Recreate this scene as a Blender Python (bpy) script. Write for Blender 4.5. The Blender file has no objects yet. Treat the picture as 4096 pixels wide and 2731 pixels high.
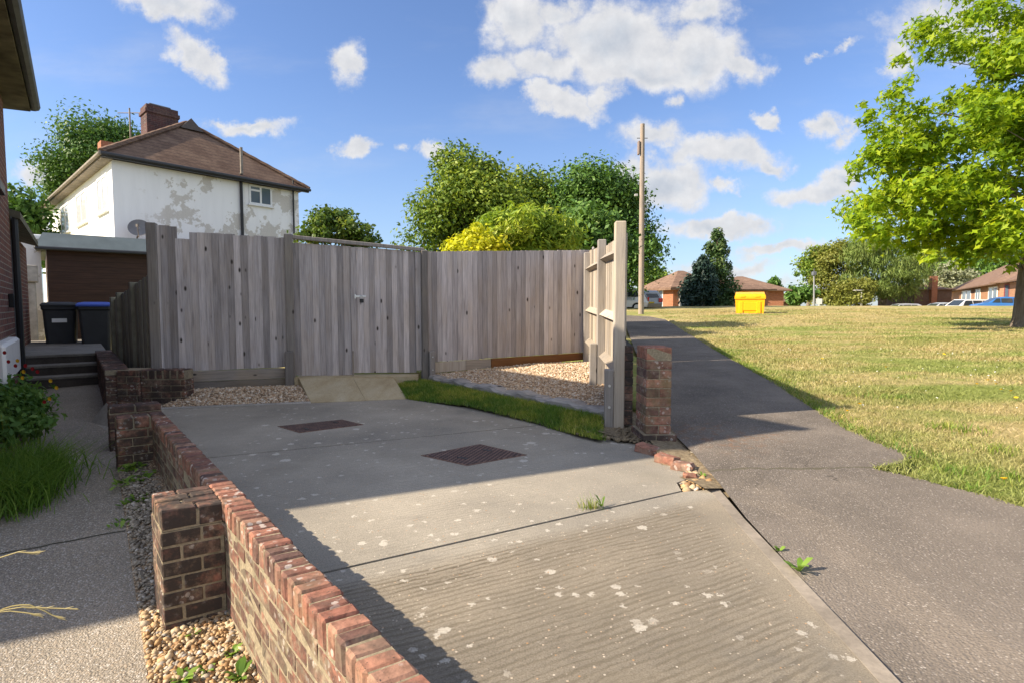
import bpy, bmesh, math, random
import numpy as np
from mathutils import Vector, Matrix
random.seed(7); RNG = np.random.default_rng(11)
SC = bpy.context.scene; COL = SC.collection
R = math.radians
# ---------------------------------------------------------------- camera
F = 560.0; TILT = math.atan(35.0/560.0); CT, ST = math.cos(TILT), math.sin(TILT)
cam_d = bpy.data.cameras.new('camera'); cam = bpy.data.objects.new('camera', cam_d); COL.objects.link(cam)
cam_d.sensor_width = 36.0; cam_d.lens = 36.0*F/1024.0; cam_d.clip_start = 0.05; cam_d.clip_end = 3000
cam.location = (0, 0, 0); cam.rotation_euler = (R(90)-TILT, 0, 0)
SC.camera = cam
SC.view_settings.view_transform = 'Standard'; SC.view_settings.look = 'None'
SC.view_settings.gamma = 1.0; SC.view_settings.exposure = 1.42
SC.cycles.max_bounces = 8; SC.cycles.transparent_max_bounces = 8
# ---------------------------------------------------------------- node helper
class NT:
    def __init__(s, tree): s.t = tree; s.n = tree.nodes; s.l = tree.links
    def node(s, kind, **kw):
        n = s.n.new(kind)
        for k, v in kw.items(): setattr(n, k, v)
        return n
    def put(s, sock, v):
        if isinstance(v, bpy.types.NodeSocket): s.l.new(v, sock)
        elif v is not None:
            if hasattr(sock.default_value, '__len__') and not hasattr(v, '__len__'): v = (v, v, v)
            if hasattr(v, '__len__') and len(sock.default_value) == 4 and len(v) == 3: v = (*v, 1)
            sock.default_value = v
    def pos(s): return s.node('ShaderNodeNewGeometry').outputs['Position']
    def nrm(s): return s.node('ShaderNodeNewGeometry').outputs['Normal']
    def attr(s, name, out='Fac'): return s.node('ShaderNodeAttribute', attribute_name=name).outputs[out]
    def mp(s, vec, scale=(1, 1, 1), loc=(0, 0, 0), rot=(0, 0, 0), kind='POINT'):
        n = s.node('ShaderNodeMapping', vector_type=kind)
        s.put(n.inputs['Vector'], vec); n.inputs['Location'].default_value = loc; n.inputs['Rotation'].default_value = rot
        n.inputs['Scale'].default_value = scale; return n.outputs[0]
    def noise(s, vec, scale=5, det=4, rough=.55, dist=0, out='Fac'):
        n = s.node('ShaderNodeTexNoise'); s.put(n.inputs['Vector'], vec)
        n.inputs['Scale'].default_value = scale; n.inputs['Detail'].default_value = det
        n.inputs['Roughness'].default_value = rough; n.inputs['Distortion'].default_value = dist; return n.outputs[out]
    def vor(s, vec, scale=5, out='Distance', feature='F1', rand=1):
        n = s.node('ShaderNodeTexVoronoi', feature=feature); s.put(n.inputs['Vector'], vec)
        n.inputs['Scale'].default_value = scale; n.inputs['Randomness'].default_value = rand; return n.outputs[out]
    def wave(s, vec, scale=5, dist=0, det=2, dscale=1, axis='X'):
        n = s.node('ShaderNodeTexWave', bands_direction=axis); s.put(n.inputs['Vector'], vec)
        n.inputs['Scale'].default_value = scale; n.inputs['Distortion'].default_value = dist
        n.inputs['Detail'].default_value = det; n.inputs['Detail Scale'].default_value = dscale; return n.outputs['Fac']
    def ss(s, v, a, b, lo=0., hi=1.):
        n = s.node('ShaderNodeMapRange', interpolation_type='SMOOTHSTEP'); s.put(n.inputs['Value'], v)
        s.put(n.inputs['From Min'], a); s.put(n.inputs['From Max'], b)
        n.inputs['To Min'].default_value = lo; n.inputs['To Max'].default_value = hi; return n.outputs[0]
    def ramp(s, v, stops):
        n = s.node('ShaderNodeValToRGB'); s.put(n.inputs[0], v); e = n.color_ramp.elements
        while len(e) > 2: e.remove(e[-1])
        while len(e) < len(stops): e.new(.5)
        for x, (p, c) in zip(e, stops):
            x.position = p; x.color = (*c, 1) if hasattr(c, '__len__') else (c, c, c, 1)
        return n.outputs[0]
    def mix(s, f, a, b, blend='MIX'):
        n = s.node('ShaderNodeMix', data_type='RGBA', blend_type=blend)
        s.put(n.inputs[0], f); s.put(n.inputs[6], a); s.put(n.inputs[7], b); return n.outputs[2]
    def m(s, op, a, b=None, c=None, clamp=False):
        n = s.node('ShaderNodeMath', operation=op, use_clamp=clamp); s.put(n.inputs[0], a)
        if b is not None: s.put(n.inputs[1], b)
        if c is not None: s.put(n.inputs[2], c)
        return n.outputs[0]
    def vm(s, op, a, b=None, out=0):
        n = s.node('ShaderNodeVectorMath', operation=op); s.put(n.inputs[0], a)
        if b is not None: s.put(n.inputs[1], b)
        return n.outputs[out]
    def xyz(s, v):
        n = s.node('ShaderNodeSeparateXYZ'); s.put(n.inputs[0], v); return n.outputs
    def comb(s, x, y, z):
        n = s.node('ShaderNodeCombineXYZ'); s.put(n.inputs[0], x); s.put(n.inputs[1], y); s.put(n.inputs[2], z); return n.outputs[0]
    def bump(s, h, strength=.4, dist=.01, nrm=None):
        n = s.node('ShaderNodeBump'); s.put(n.inputs['Height'], h); n.inputs['Strength'].default_value = strength
        n.inputs['Distance'].default_value = dist
        if nrm is not None: s.put(n.inputs['Normal'], nrm)
        return n.outputs[0]
def mat(name, fn):
    m = bpy.data.materials.new(name); m.use_nodes = True; t = NT(m.node_tree); t.n.clear()
    out = t.node('ShaderNodeOutputMaterial')
    r = fn(t); t.l.new(r, out.inputs['Surface']); return m
def pbr(t, col, rough=.8, nrm=None, spec=.3, metal=0., trans=0., alpha=None):
    b = t.node('ShaderNodeBsdfPrincipled'); t.put(b.inputs['Base Color'], col); t.put(b.inputs['Roughness'], rough)
    b.inputs['Specular IOR Level'].default_value = spec; b.inputs['Metallic'].default_value = metal
    b.inputs['Transmission Weight'].default_value = trans
    if nrm is not None: t.put(b.inputs['Normal'], nrm)
    return b.outputs[0]
def flat(name, col, rough=.6, spec=.3, metal=0., var=.12, sc=8):
    def f(t):
        n = t.noise(t.pos(), sc, 4); c = t.mix(1, col, t.ramp(n, [(.3, 1-var), (.7, 1+var)]), 'MULTIPLY')
        return pbr(t, c, rough, None, spec, metal)
    return mat(name, f)
# ---------------------------------------------------------------- sky and sun
SUN_AZ, SUN_EL = -106.0, 34.0        # degrees clockwise from +Y, and above the horizon
sun_dir = Vector((math.sin(R(SUN_AZ))*math.cos(R(SUN_EL)), math.cos(R(SUN_AZ))*math.cos(R(SUN_EL)), math.sin(R(SUN_EL))))
sd = bpy.data.lights.new('sun', 'SUN'); sd.energy = 4.2; sd.angle = R(.6); sd.color = (1, .86, .66)
so = bpy.data.objects.new('sun', sd); COL.objects.link(so); so.rotation_euler = (-sun_dir).to_track_quat('-Z', 'Y').to_euler(); so.location = (-20, -5, 20)
def ray(px, py):
    u, v = px-512., py-341.
    return Vector((u, F*CT-v*ST, -F*ST-v*CT))
def at(px, py, d):
    r = ray(px, py); return r*(d/r.y)
def onz(px, py, z):
    r = ray(px, py); return r*(z/r.z)
def build_world():
    w = bpy.data.worlds.new('World'); SC.world = w; w.use_nodes = True; t = NT(w.node_tree); t.n.clear()
    out = t.node('ShaderNodeOutputWorld'); bg = t.node('ShaderNodeBackground'); t.l.new(bg.outputs[0], out.inputs[0])
    STR = .10; bg.inputs['Strength'].default_value = STR
    sky = t.node('ShaderNodeTexSky', sky_type='NISHITA'); sky.sun_disc = False
    sky.sun_elevation = R(SUN_EL); sky.sun_rotation = R(SUN_AZ)
    sky.altitude = 60; sky.air_density = 1.0; sky.dust_density = .55; sky.ozone_density = 2.2
    d = t.node('ShaderNodeTexCoord').outputs['Generated']; x, y, z = t.xyz(d)
    yy = t.m('MAXIMUM', y, .12)
    p = t.m('DIVIDE', x, yy); q = t.m('DIVIDE', z, yy)
    P0 = t.comb(p, q, 0)
    wn = t.noise(P0, 9, 6, .62, out='Color'); wv = t.vm('MULTIPLY', t.vm('SUBTRACT', wn, (.5, .5, .5)), (.17, .11, 0))
    wn2 = t.noise(P0, 3.2, 3, .5, out='Color'); wv2 = t.vm('MULTIPLY', t.vm('SUBTRACT', wn2, (.5, .5, .5)), (.12, .07, 0))
    PW = t.vm('ADD', t.vm('ADD', P0, wv), wv2)
    blobs = [(175,6,58,20,8,1),(150,-4,40,14,0,.8),(204,56,42,17,32,1),(172,50,14,10,0,.45),(338,66,25,27,25,1),(250,124,46,9,5,.85),(222,120,14,6,0,.7),(361,146,24,11,0,1),(437,151,19,10,0,.95),(404,152,10,6,0,.55),
      (520,22,44,40,0,1.05),(496,74,38,17,0,.95),(610,42,72,50,0,1.35),(690,55,66,38,10,1.2),(735,75,32,20,25,1),(700,8,44,20,0,.85),(550,68,46,20,0,.9),(560,10,40,20,0,.9),(640,70,70,22,0,1),
      (572,104,52,16,4,1.15),(545,95,24,14,0,1),(612,94,22,18,0,.75),(664,100,11,9,0,.55),(760,123,14,9,0,.9),(829,130,23,16,0,1.05),
      (655,138,42,16,8,.8),(718,156,62,19,8,1.1),(760,168,26,12,0,1),(665,186,62,26,0,1.2),(632,168,26,18,0,.9),(730,190,17,11,0,.9),(690,160,40,20,0,.75),
      (815,190,48,17,-6,1.1),(838,172,24,16,0,1),(715,229,70,14,3,1.15),(785,252,62,9,-2,.95),(740,268,60,9,0,.8),(690,262,40,6,0,.5),
      (905,56,26,20,-30,.9),(895,70,24,8,0,.7),(850,45,26,6,-25,.6),(820,57,12,4,0,.5),(960,25,70,45,0,.72),(905,122,26,11,0,.8),(32,168,32,16,0,.95),(60,150,20,10,0,.4),(600,282,90,7,0,.5),(850,290,140,8,0,.55)]
    den = None
    for (px, py, rx, ry, rot, wt) in blobs:
        r = ray(px, py); c = (r.x/r.y, r.z/r.y, 0); k = F
        v = t.mp(PW, (rx/k*1.04, ry/k*1.04, 1), c, (0, 0, R(-rot)), 'TEXTURE')
        l = t.vm('LENGTH', v, out=1)
        f = t.m('MULTIPLY_ADD', l, -wt, wt)
        if den is None: den = f
        else:
            den = t.m('SMOOTH_MAX', den, f, .12)
    fb = t.noise(P0, 15, 9, .68); fb2 = t.noise(P0, 5, 5, .6); fbo = t.noise(t.vm('ADD', P0, (-.012, .016, 0)), 15, 9, .62); rel = t.m('SUBTRACT', t.noise(P0, 15, 9, .62), fbo)
    dd = t.m('ADD', den, t.m('MULTIPLY_ADD', fb, 1.05, -.55)); dd = t.m('ADD', dd, t.m('MULTIPLY_ADD', fb2, .35, -.17))
    a = t.m('POWER', t.ss(dd, -.12, .56), 1.25)
    thin = t.m('MULTIPLY', t.ss(t.noise(t.comb(t.m('MULTIPLY', p, .6), t.m('MULTIPLY', q, 2.2), 3), 3.4, 6, .6), .48, .8), .22)
    a = t.m('MAXIMUM', t.m('MULTIPLY', a, .97), thin)
    # shade: thick parts seen from below go grey-blue
    thick = t.ss(dd, .35, 1.15); mott = t.noise(t.vm('ADD', P0, (3, 1, 0)), 6, 5, .55)
    g = t.m('MULTIPLY', thick, t.ss(mott, .36, .60)); CL = 1.0/STR/2.68
    cc = t.mix(t.m('MULTIPLY', g, .75), (.80*CL, .80*CL, .815*CL), (.52*CL, .58*CL, .67*CL))
    skyc = t.mix(1, sky.outputs[0], (.60, .645, .775), 'MULTIPLY')
    hz = t.ss(q, .0, .42); skyc = t.mix(t.m('MULTIPLY_ADD', hz, -.34, .34), skyc, (.42*CL, .56*CL, .76*CL))
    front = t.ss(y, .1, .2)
    back = t.ss(t.noise(d, 2.6, 6, .6), .44, .58)  # unseen bright clouds, added behind and overhead to fill the shade
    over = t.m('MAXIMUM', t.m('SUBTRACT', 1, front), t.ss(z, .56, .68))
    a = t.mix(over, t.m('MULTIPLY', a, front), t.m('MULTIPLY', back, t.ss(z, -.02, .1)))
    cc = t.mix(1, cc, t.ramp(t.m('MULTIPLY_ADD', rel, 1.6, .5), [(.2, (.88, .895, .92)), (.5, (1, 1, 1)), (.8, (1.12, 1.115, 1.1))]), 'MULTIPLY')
    cc = t.mix(over, cc, (1.22*CL, 1.25*CL, 1.3*CL))  # the added fill clouds, brighter than those in view
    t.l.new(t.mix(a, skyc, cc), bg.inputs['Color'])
    w.cycles.sampling_method = 'MANUAL'; w.cycles.sample_map_resolution = 512
build_world()
# ---------------------------------------------------------------- mesh helpers
_bm = bmesh.new(); _pts = []
for sx in (-1, 1):
    for sy in (-1, 1):
        for sz in (-1, 1):
            for ax in range(3): _pts.append((sx, sy, sz, ax))
for (sx, sy, sz, ax) in _pts:
    r = .2; c = [sx, sy, sz]
    for k in range(3):
        if k != ax: c[k] *= (1-r)
    _bm.verts.new(c)
_bm.verts.ensure_lookup_table(); bmesh.ops.convex_hull(_bm, input=_bm.verts); bmesh.ops.dissolve_limit(_bm, angle_limit=.01, verts=_bm.verts, edges=_bm.edges)
_bm.verts.index_update(); RB_F = [[v.index for v in f.verts] for f in _bm.faces]; _bm.free()
BOXF = [(0, 1, 3, 2), (4, 6, 7, 5), (0, 4, 5, 1), (2, 3, 7, 6), (0, 2, 6, 4), (1, 5, 7, 3)]
WORLD = (Vector((0, 0, 0)), Vector((1, 0, 0)), Vector((0, 1, 0)), Vector((0, 0, 1)))
def frame(o, az, az2=None):
    """origin, x axis along compass bearing az, y axis along az2 (default az-90)"""
    if az2 is None: az2 = az-90
    return (Vector(o), Vector((math.sin(R(az)), math.cos(R(az)), 0)), Vector((math.sin(R(az2)), math.cos(R(az2)), 0)), Vector((0, 0, 1)))
def fp(fr, a, b, c): return fr[0]+fr[1]*a+fr[2]*b+fr[3]*c
class MB:
    def __init__(s): s.v = []; s.f = []; s.t = []; s.m = []
    def add(s, vs, fs, tint=.5, m=0):
        o = len(s.v); s.v += [tuple(v) for v in vs]
        for f in fs: s.f.append([i+o for i in f]); s.t.append(tint); s.m.append(m)
        return s
    def box(s, lo, hi, fr=WORLD, r=0., tint=None, m=0, jit=0., rot=None):
        tint = random.random() if tint is None else tint
        c = [(a+b)/2 for a, b in zip(lo, hi)]; h = [abs(b-a)/2 for a, b in zip(lo, hi)]
        pts = []
        if r > 0:
            for (sx, sy, sz, ax) in _pts:
                q = [sx*h[0], sy*h[1], sz*h[2]]
                for k in range(3):
                    if k != ax: q[k] -= math.copysign(min(r, h[k]*.8), q[k])
                pts.append(q)
            fs = RB_F
        else:
            pts = [[sx*h[0], sy*h[1], sz*h[2]] for sx in (-1, 1) for sy in (-1, 1) for sz in (-1, 1)]; fs = BOXF
        vs = []
        for q in pts:
            if rot is not None: q = rot @ Vector(q)
            if jit: q = [q[k]+random.uniform(-jit, jit) for k in range(3)]
            vs.append(fp(fr, c[0]+q[0], c[1]+q[1], c[2]+q[2]))
        return s.add(vs, fs, tint, m)
    def tube(s, pts, rad, n=8, tint=.5, m=0, cap=True):
        pts = [Vector(p) for p in pts]; rad = rad if hasattr(rad, '__len__') else [rad]*len(pts)
        vs = []; fs = []
        for i, p in enumerate(pts):
            d = (pts[min(i+1, len(pts)-1)]-pts[max(i-1, 0)]).normalized()
            up = Vector((0, 0, 1)) if abs(d.z) < .9 else Vector((1, 0, 0))
            a = d.cross(up).normalized(); b = d.cross(a).normalized()
            for k in range(n):
                th = 2*math.pi*k/n; vs.append(p+(a*math.cos(th)+b*math.sin(th))*rad[i])
        for i in range(len(pts)-1):
            for k in range(n): fs.append((i*n+k, i*n+(k+1) % n, (i+1)*n+(k+1) % n, (i+1)*n+k))
        if cap: fs += [list(range(n))[::-1], [(len(pts)-1)*n+k for k in range(n)]]
        return s.add(vs, fs, tint, m)
    def poly(s, pts, z0=None, depth=0., tint=.5, m=0):
        """flat polygon given by 3D points; with depth it gets sides downwards"""
        n = len(pts); vs = [Vector(p) for p in pts]; fs = [list(range(n))]
        if depth:
            vs += [v-Vector((0, 0, depth)) for v in vs[:n]]
            fs += [(i, i+n, (i+1) % n+n, (i+1) % n) for i in range(n)]
        return s.add(vs, fs, tint, m)
    def loft(s, rings, tint=.5, m=0, cap=True, closed=True):
        n = len(rings[0]); vs = [v for r in rings for v in r]; fs = []
        for i in range(len(rings)-1):
            for k in range(n if closed else n-1): fs.append((i*n+k, i*n+(k+1) % n, (i+1)*n+(k+1) % n, (i+1)*n+k))
        if cap: fs += [list(range(n))[::-1], [(len(rings)-1)*n+k for k in range(n)]]
        return s.add(vs, fs, tint, m)
    def build(s, name, mats, parent=None, smooth=False, recalc=True, local=False):
        me = bpy.data.meshes.new(name); me.from_pydata(s.v, [], s.f)
        a = me.attributes.new('tint', 'FLOAT', 'FACE'); a.data.foreach_set('value', s.t)
        for x in (mats if isinstance(mats, (list, tuple)) else [mats]): me.materials.append(x)
        me.polygons.foreach_set('material_index', s.m)
        if recalc:
            b = bmesh.new(); b.from_mesh(me); bmesh.ops.recalc_face_normals(b, faces=b.faces); b.to_mesh(me); b.free()
        if smooth: me.polygons.foreach_set('use_smooth', [True]*len(me.polygons))
        me.update(); return link(name, me, parent, local)
def link(name, me, parent=None, local=False):
    o = bpy.data.objects.new(name, me); COL.objects.link(o)
    if parent is not None:
        o.parent = parent
        if not local and parent.parent is None: o.matrix_parent_inverse = Matrix.Translation(-Vector(parent.location))
    return o
def npmesh(name, verts, faces, m, tint=None, parent=None, smooth=False):
    verts = np.asarray(verts, np.float32); faces = np.asarray(faces, np.int32); k = faces.shape[1]
    me = bpy.data.meshes.new(name); me.vertices.add(len(verts)); me.vertices.foreach_set('co', verts.ravel())
    me.loops.add(faces.size); me.loops.foreach_set('vertex_index', faces.ravel())
    me.polygons.add(len(faces)); me.polygons.foreach_set('loop_start', np.arange(0, faces.size, k, dtype=np.int32))
    me.polygons.foreach_set('loop_total', np.full(len(faces), k, np.int32))
    a = me.attributes.new('tint', 'FLOAT', 'FACE')
    a.data.foreach_set('value', np.asarray(tint if tint is not None else np.full(len(faces), .5), np.float32))
    for x in (m if isinstance(m, (list, tuple)) else [m]): me.materials.append(x)
    if smooth: me.polygons.foreach_set('use_smooth', np.ones(len(faces), bool))
    me.update(calc_edges=True); return link(name, me, parent)
def tag(o, label=None, cat=None, group=None, kind=None):
    if label: o['label'] = label
    if cat: o['category'] = cat
    if group: o['group'] = group
    if kind: o['kind'] = kind
    return o
def thing(name, label, cat, loc=(0, 0, 0), group=None):
    o = bpy.data.objects.new(name, None); o.empty_display_size = .2; COL.objects.link(o); o.location = loc
    return tag(o, label, cat, group)
def structure(o, label=None, cat=None): return tag(o, label, cat, None, 'structure')
def stuff(o, label=None, cat=None): return tag(o, label, cat, None, 'stuff')
def inpoly(x, y, poly):
    x = np.asarray(x, float); y = np.asarray(y, float); c = np.zeros(x.shape, bool); n = len(poly)
    for i in range(n):
        x0, y0 = poly[i][0], poly[i][1]; x1, y1 = poly[(i+1) % n][0], poly[(i+1) % n][1]
        if y0 == y1: continue
        c ^= ((y0 > y) != (y1 > y)) & (x < (x1-x0)*(y-y0)/(y1-y0)+x0)
    return c
def scatter(poly, n):
    xs = [p[0] for p in poly]; ys = [p[1] for p in poly]; out = np.zeros((0, 2))
    while len(out) < n:
        q = np.stack([RNG.uniform(min(xs), max(xs), n*2), RNG.uniform(min(ys), max(ys), n*2)], 1)
        out = np.concatenate([out, q[inpoly(q[:, 0], q[:, 1], poly)]])
    return out[:n]
def blades(name, pts, h, w, m, lean=.5, parent=None, hvar=.5, bend=True):
    """grass: each blade a bent two-face strip; pts (n,3); h, w scalars or arrays"""
    n = len(pts); pts = np.asarray(pts); th = RNG.uniform(0, 2*np.pi, n); ph = RNG.uniform(0, 2*np.pi, n)
    h = h*RNG.uniform(1-hvar, 1+hvar, n); ln = lean*h*RNG.uniform(.2, 1.3, n)
    sx, sy = np.cos(th)*w*.5, np.sin(th)*w*.5; lx, ly = np.cos(ph)*ln, np.sin(ph)*ln
    zz = np.zeros(n); b0 = pts+np.stack([sx, sy, zz], 1); b1 = pts-np.stack([sx, sy, zz], 1)
    m0 = pts+np.stack([sx*.8+lx*.3, sy*.8+ly*.3, h*.6], 1); m1 = pts+np.stack([-sx*.8+lx*.3, -sy*.8+ly*.3, h*.6], 1)
    t0 = pts+np.stack([lx+sx*.15, ly+sy*.15, h], 1); t1 = pts+np.stack([lx-sx*.15, ly-sy*.15, h], 1)
    v = np.stack([b0, b1, m0, m1, t0, t1], 1).reshape(-1, 3); i = np.arange(n)[:, None]*6
    f = np.concatenate([i+np.array([[0, 1, 3, 2]]), i+np.array([[2, 3, 5, 4]])]); tt = RNG.uniform(0, 1, n)
    return npmesh(name, v, f, m, np.concatenate([tt, tt]), parent)
_ico = {}
def ico(sub):
    if sub not in _ico:
        b = bmesh.new(); bmesh.ops.create_icosphere(b, subdivisions=sub, radius=1)
        b.verts.index_update(); _ico[sub] = (np.array([v.co[:] for v in b.verts]), np.array([[v.index for v in f.verts] for f in b.faces])); b.free()
    return _ico[sub]
def pebbles(name, pts, size, m, sub=1, parent=None, svar=.5, flatz=.6):
    V, Fc = ico(sub); n = len(pts); k = len(V)
    s = size*np.exp(RNG.normal(0, svar, n)).clip(.4, 2.6); sc = np.stack([s*RNG.uniform(.75, 1.3, n), s*RNG.uniform(.6, 1, n), s*flatz*RNG.uniform(.7, 1.2, n)], 1)
    th = RNG.uniform(0, 2*np.pi, n); c, si = np.cos(th)[:, None], np.sin(th)[:, None]; tl = RNG.normal(0, .3, n)[:, None]
    q = V[None]*sc[:, None, :]*(1+RNG.normal(0, .12, (n, k, 1)))
    x = q[..., 0]*c-q[..., 1]*si; y = q[..., 0]*si+q[..., 1]*c; z = q[..., 2]+x*tl
    v = np.stack([x, y, z], 2)+np.asarray(pts)[:, None, :]
    f = (Fc[None]+(np.arange(n)*k)[:, None, None]).reshape(-1, 3)
    return npmesh(name, v.reshape(-1, 3), f, m, np.repeat(RNG.uniform(0, 1, n), len(Fc)), parent, smooth=sub > 0)
# ---------------------------------------------------------------- materials
def m_brick(t, dark=0., moss=.3, smear=.25, lich=.6):
    p = t.pos(); tn = t.attr('tint')
    c = t.ramp(tn, [(0, (.095, .06, .055)), (.22, (.165, .08, .062)), (.45, (.25, .108, .078)), (.7, (.32, .145, .10)), (.88, (.24, .155, .115)), (1, (.35, .17, .115))])
    n1 = t.noise(p, 28, 5, .65); c = t.mix(1, c, t.ramp(n1, [(.25, .4), (.5, .9), (.75, 1.3)]), 'MULTIPLY')
    bl_ = t.ss(t.noise(t.vm('ADD', p, (5, 2, 7)), 7, 4, .65), .46, .64); c = t.mix(t.m('MULTIPLY', bl_, .55), c, (.085, .062, .052))
    n2 = t.noise(p, 90, 3); c = t.mix(t.ss(n2, .62, .72), c, (.06, .045, .04))
    nz = t.xyz(t.nrm())[2]; up = t.ss(nz, .5, .9)
    sm = t.m('MULTIPLY', t.ss(t.noise(p, 11, 5, .7), .44, .62), t.m('MULTIPLY_ADD', up, -smear*.8, smear))
    c = t.mix(sm, c, (.30, .255, .18))
    pw = t.vm('ADD', p, t.vm('MULTIPLY', t.noise(p, 60, 3, out='Color'), (.02, .02, .02)))
    li = t.m('MULTIPLY', t.ss(t.vor(pw, 27), .36, .27), t.ss(t.noise(p, 6, 3), .47, .57))
    c = t.mix(t.m('MULTIPLY', li, lich), c, (.50, .45, .41))
    c = t.mix(t.m('MULTIPLY', t.ss(t.noise(p, 5, 4), .5, .75), moss), c, (.13, .12, .055))
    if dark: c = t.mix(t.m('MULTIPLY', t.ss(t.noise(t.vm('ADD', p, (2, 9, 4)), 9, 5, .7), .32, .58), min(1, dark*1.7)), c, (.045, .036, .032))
    h = t.m('ADD', t.m('MULTIPLY', n1, .5), t.m('MULTIPLY', n2, .5))
    return pbr(t, c, .9, t.bump(h, .55, .006), .2)
BRICK = mat('brick_red', m_brick)
BRICK_DARK = mat('brick_dark', lambda t: m_brick(t, .52, .5, .35, .9))
BRICK_DARK2 = mat('brick_shade_dark', lambda t: m_brick(t, .9, .5, .1, .3))  # brick colour darkened to paint in the deep shade on the wall stub
BRICK_SMEAR = mat('brick_smeared', lambda t: m_brick(t, .36, .55, .8, .6))
BRICK_PIER = mat('brick_orange', lambda t: m_brick(t, 0, .55, .3, .5))
def m_mortar(t):
    p = t.pos(); n = t.noise(p, 60, 5, .7); c = t.ramp(t.noise(p, 6, 4), [(.3, (.17, .145, .10)), (.5, (.30, .25, .175)), (.7, (.21, .185, .135))])
    return pbr(t, t.mix(1, c, t.ramp(n, [(.3, .65), (.7, 1.2)]), 'MULTIPLY'), .95, t.bump(n, .6, .006), .1)
MORTAR = mat('mortar', m_mortar)
def m_wood(t, a=(.245, .222, .222), b=(.49, .455, .455), warm=(.43, .345, .26), wfac=.25, axis='Z', green=0.):
    p = t.pos(); tn = t.attr('tint'); off = t.m('MULTIPLY', tn, 37.); o3 = t.comb(off, off, off)
    q = t.vm('ADD', p, o3)
    sc = {'Z': (1, 1, .035), 'X': (.05, .05, 1)}[axis]
    g = t.noise(t.mp(q, sc), 75, 5, .65, .3); g2 = t.noise(t.mp(q, {'Z': (1, 1, .15), 'X': (.15, .15, 1)}[axis]), 16, 4, .6)
    f = t.m('ADD', t.m('MULTIPLY', g, .62), t.m('MULTIPLY', g2, .38))
    c = t.mix(t.ss(f, .24, .70), a, b)
    c = t.mix(t.m('MULTIPLY', t.ss(t.noise(q, 1.7, 3), .42, .66), wfac), c, warm)
    c = t.mix(1, c, t.ramp(tn, [(0, .62), (.5, 1), (1, 1.25)]), 'MULTIPLY')
    kd = t.vor(t.mp(q, {'Z': (1, 1, .45), 'X': (.45, .45, 1)}[axis]), 6.5); c = t.mix(t.ss(kd, .13, .05), c, (.045, .038, .035))
    streak = t.ss(t.noise(t.mp(q, {'Z': (1, 1, .06), 'X': (.06, .06, 1)}[axis]), 30, 3), .6, .72); c = t.mix(t.m('MULTIPLY', streak, .35), c, (.08, .072, .07))
    if green: c = t.mix(green, c, (.085, .10, .06))
    return pbr(t, c, .88, t.bump(g, .5, .004), .15)
WOOD = mat('weathered_timber', m_wood)
WOOD_POST = mat('weathered_post', lambda t: m_wood(t, (.15, .135, .125), (.28, .26, .245), (.3, .25, .18), .3))
WOOD_H = mat('weathered_rail', lambda t: m_wood(t, (.15, .135, .125), (.30, .27, .24), (.34, .26, .17), .45, 'X'))
WOOD_BROWN = mat('brown_timber', lambda t: m_wood(t, (.16, .07, .03), (.27, .12, .05), (.3, .15, .06), .4, 'X'))
WOOD_PALE = mat('pale_timber', lambda t: m_wood(t, (.27, .23, .195), (.43, .385, .335), (.44, .36, .26), .4))
WOOD_GREEN = mat('mossy_timber', lambda t: m_wood(t, (.24, .23, .18), (.38, .36, .29), (.36, .32, .22), .3, 'Z', .2))
WOOD_SLEEPER = mat('sleeper_timber', lambda t: m_wood(t, (.13, .12, .115), (.36, .34, .325), (.3, .26, .2), .25, 'X'))
WOOD_POLE = mat('pole_timber', lambda t: m_wood(t, (.2, .165, .14), (.34, .29, .25), (.34, .26, .19), .4))
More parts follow.
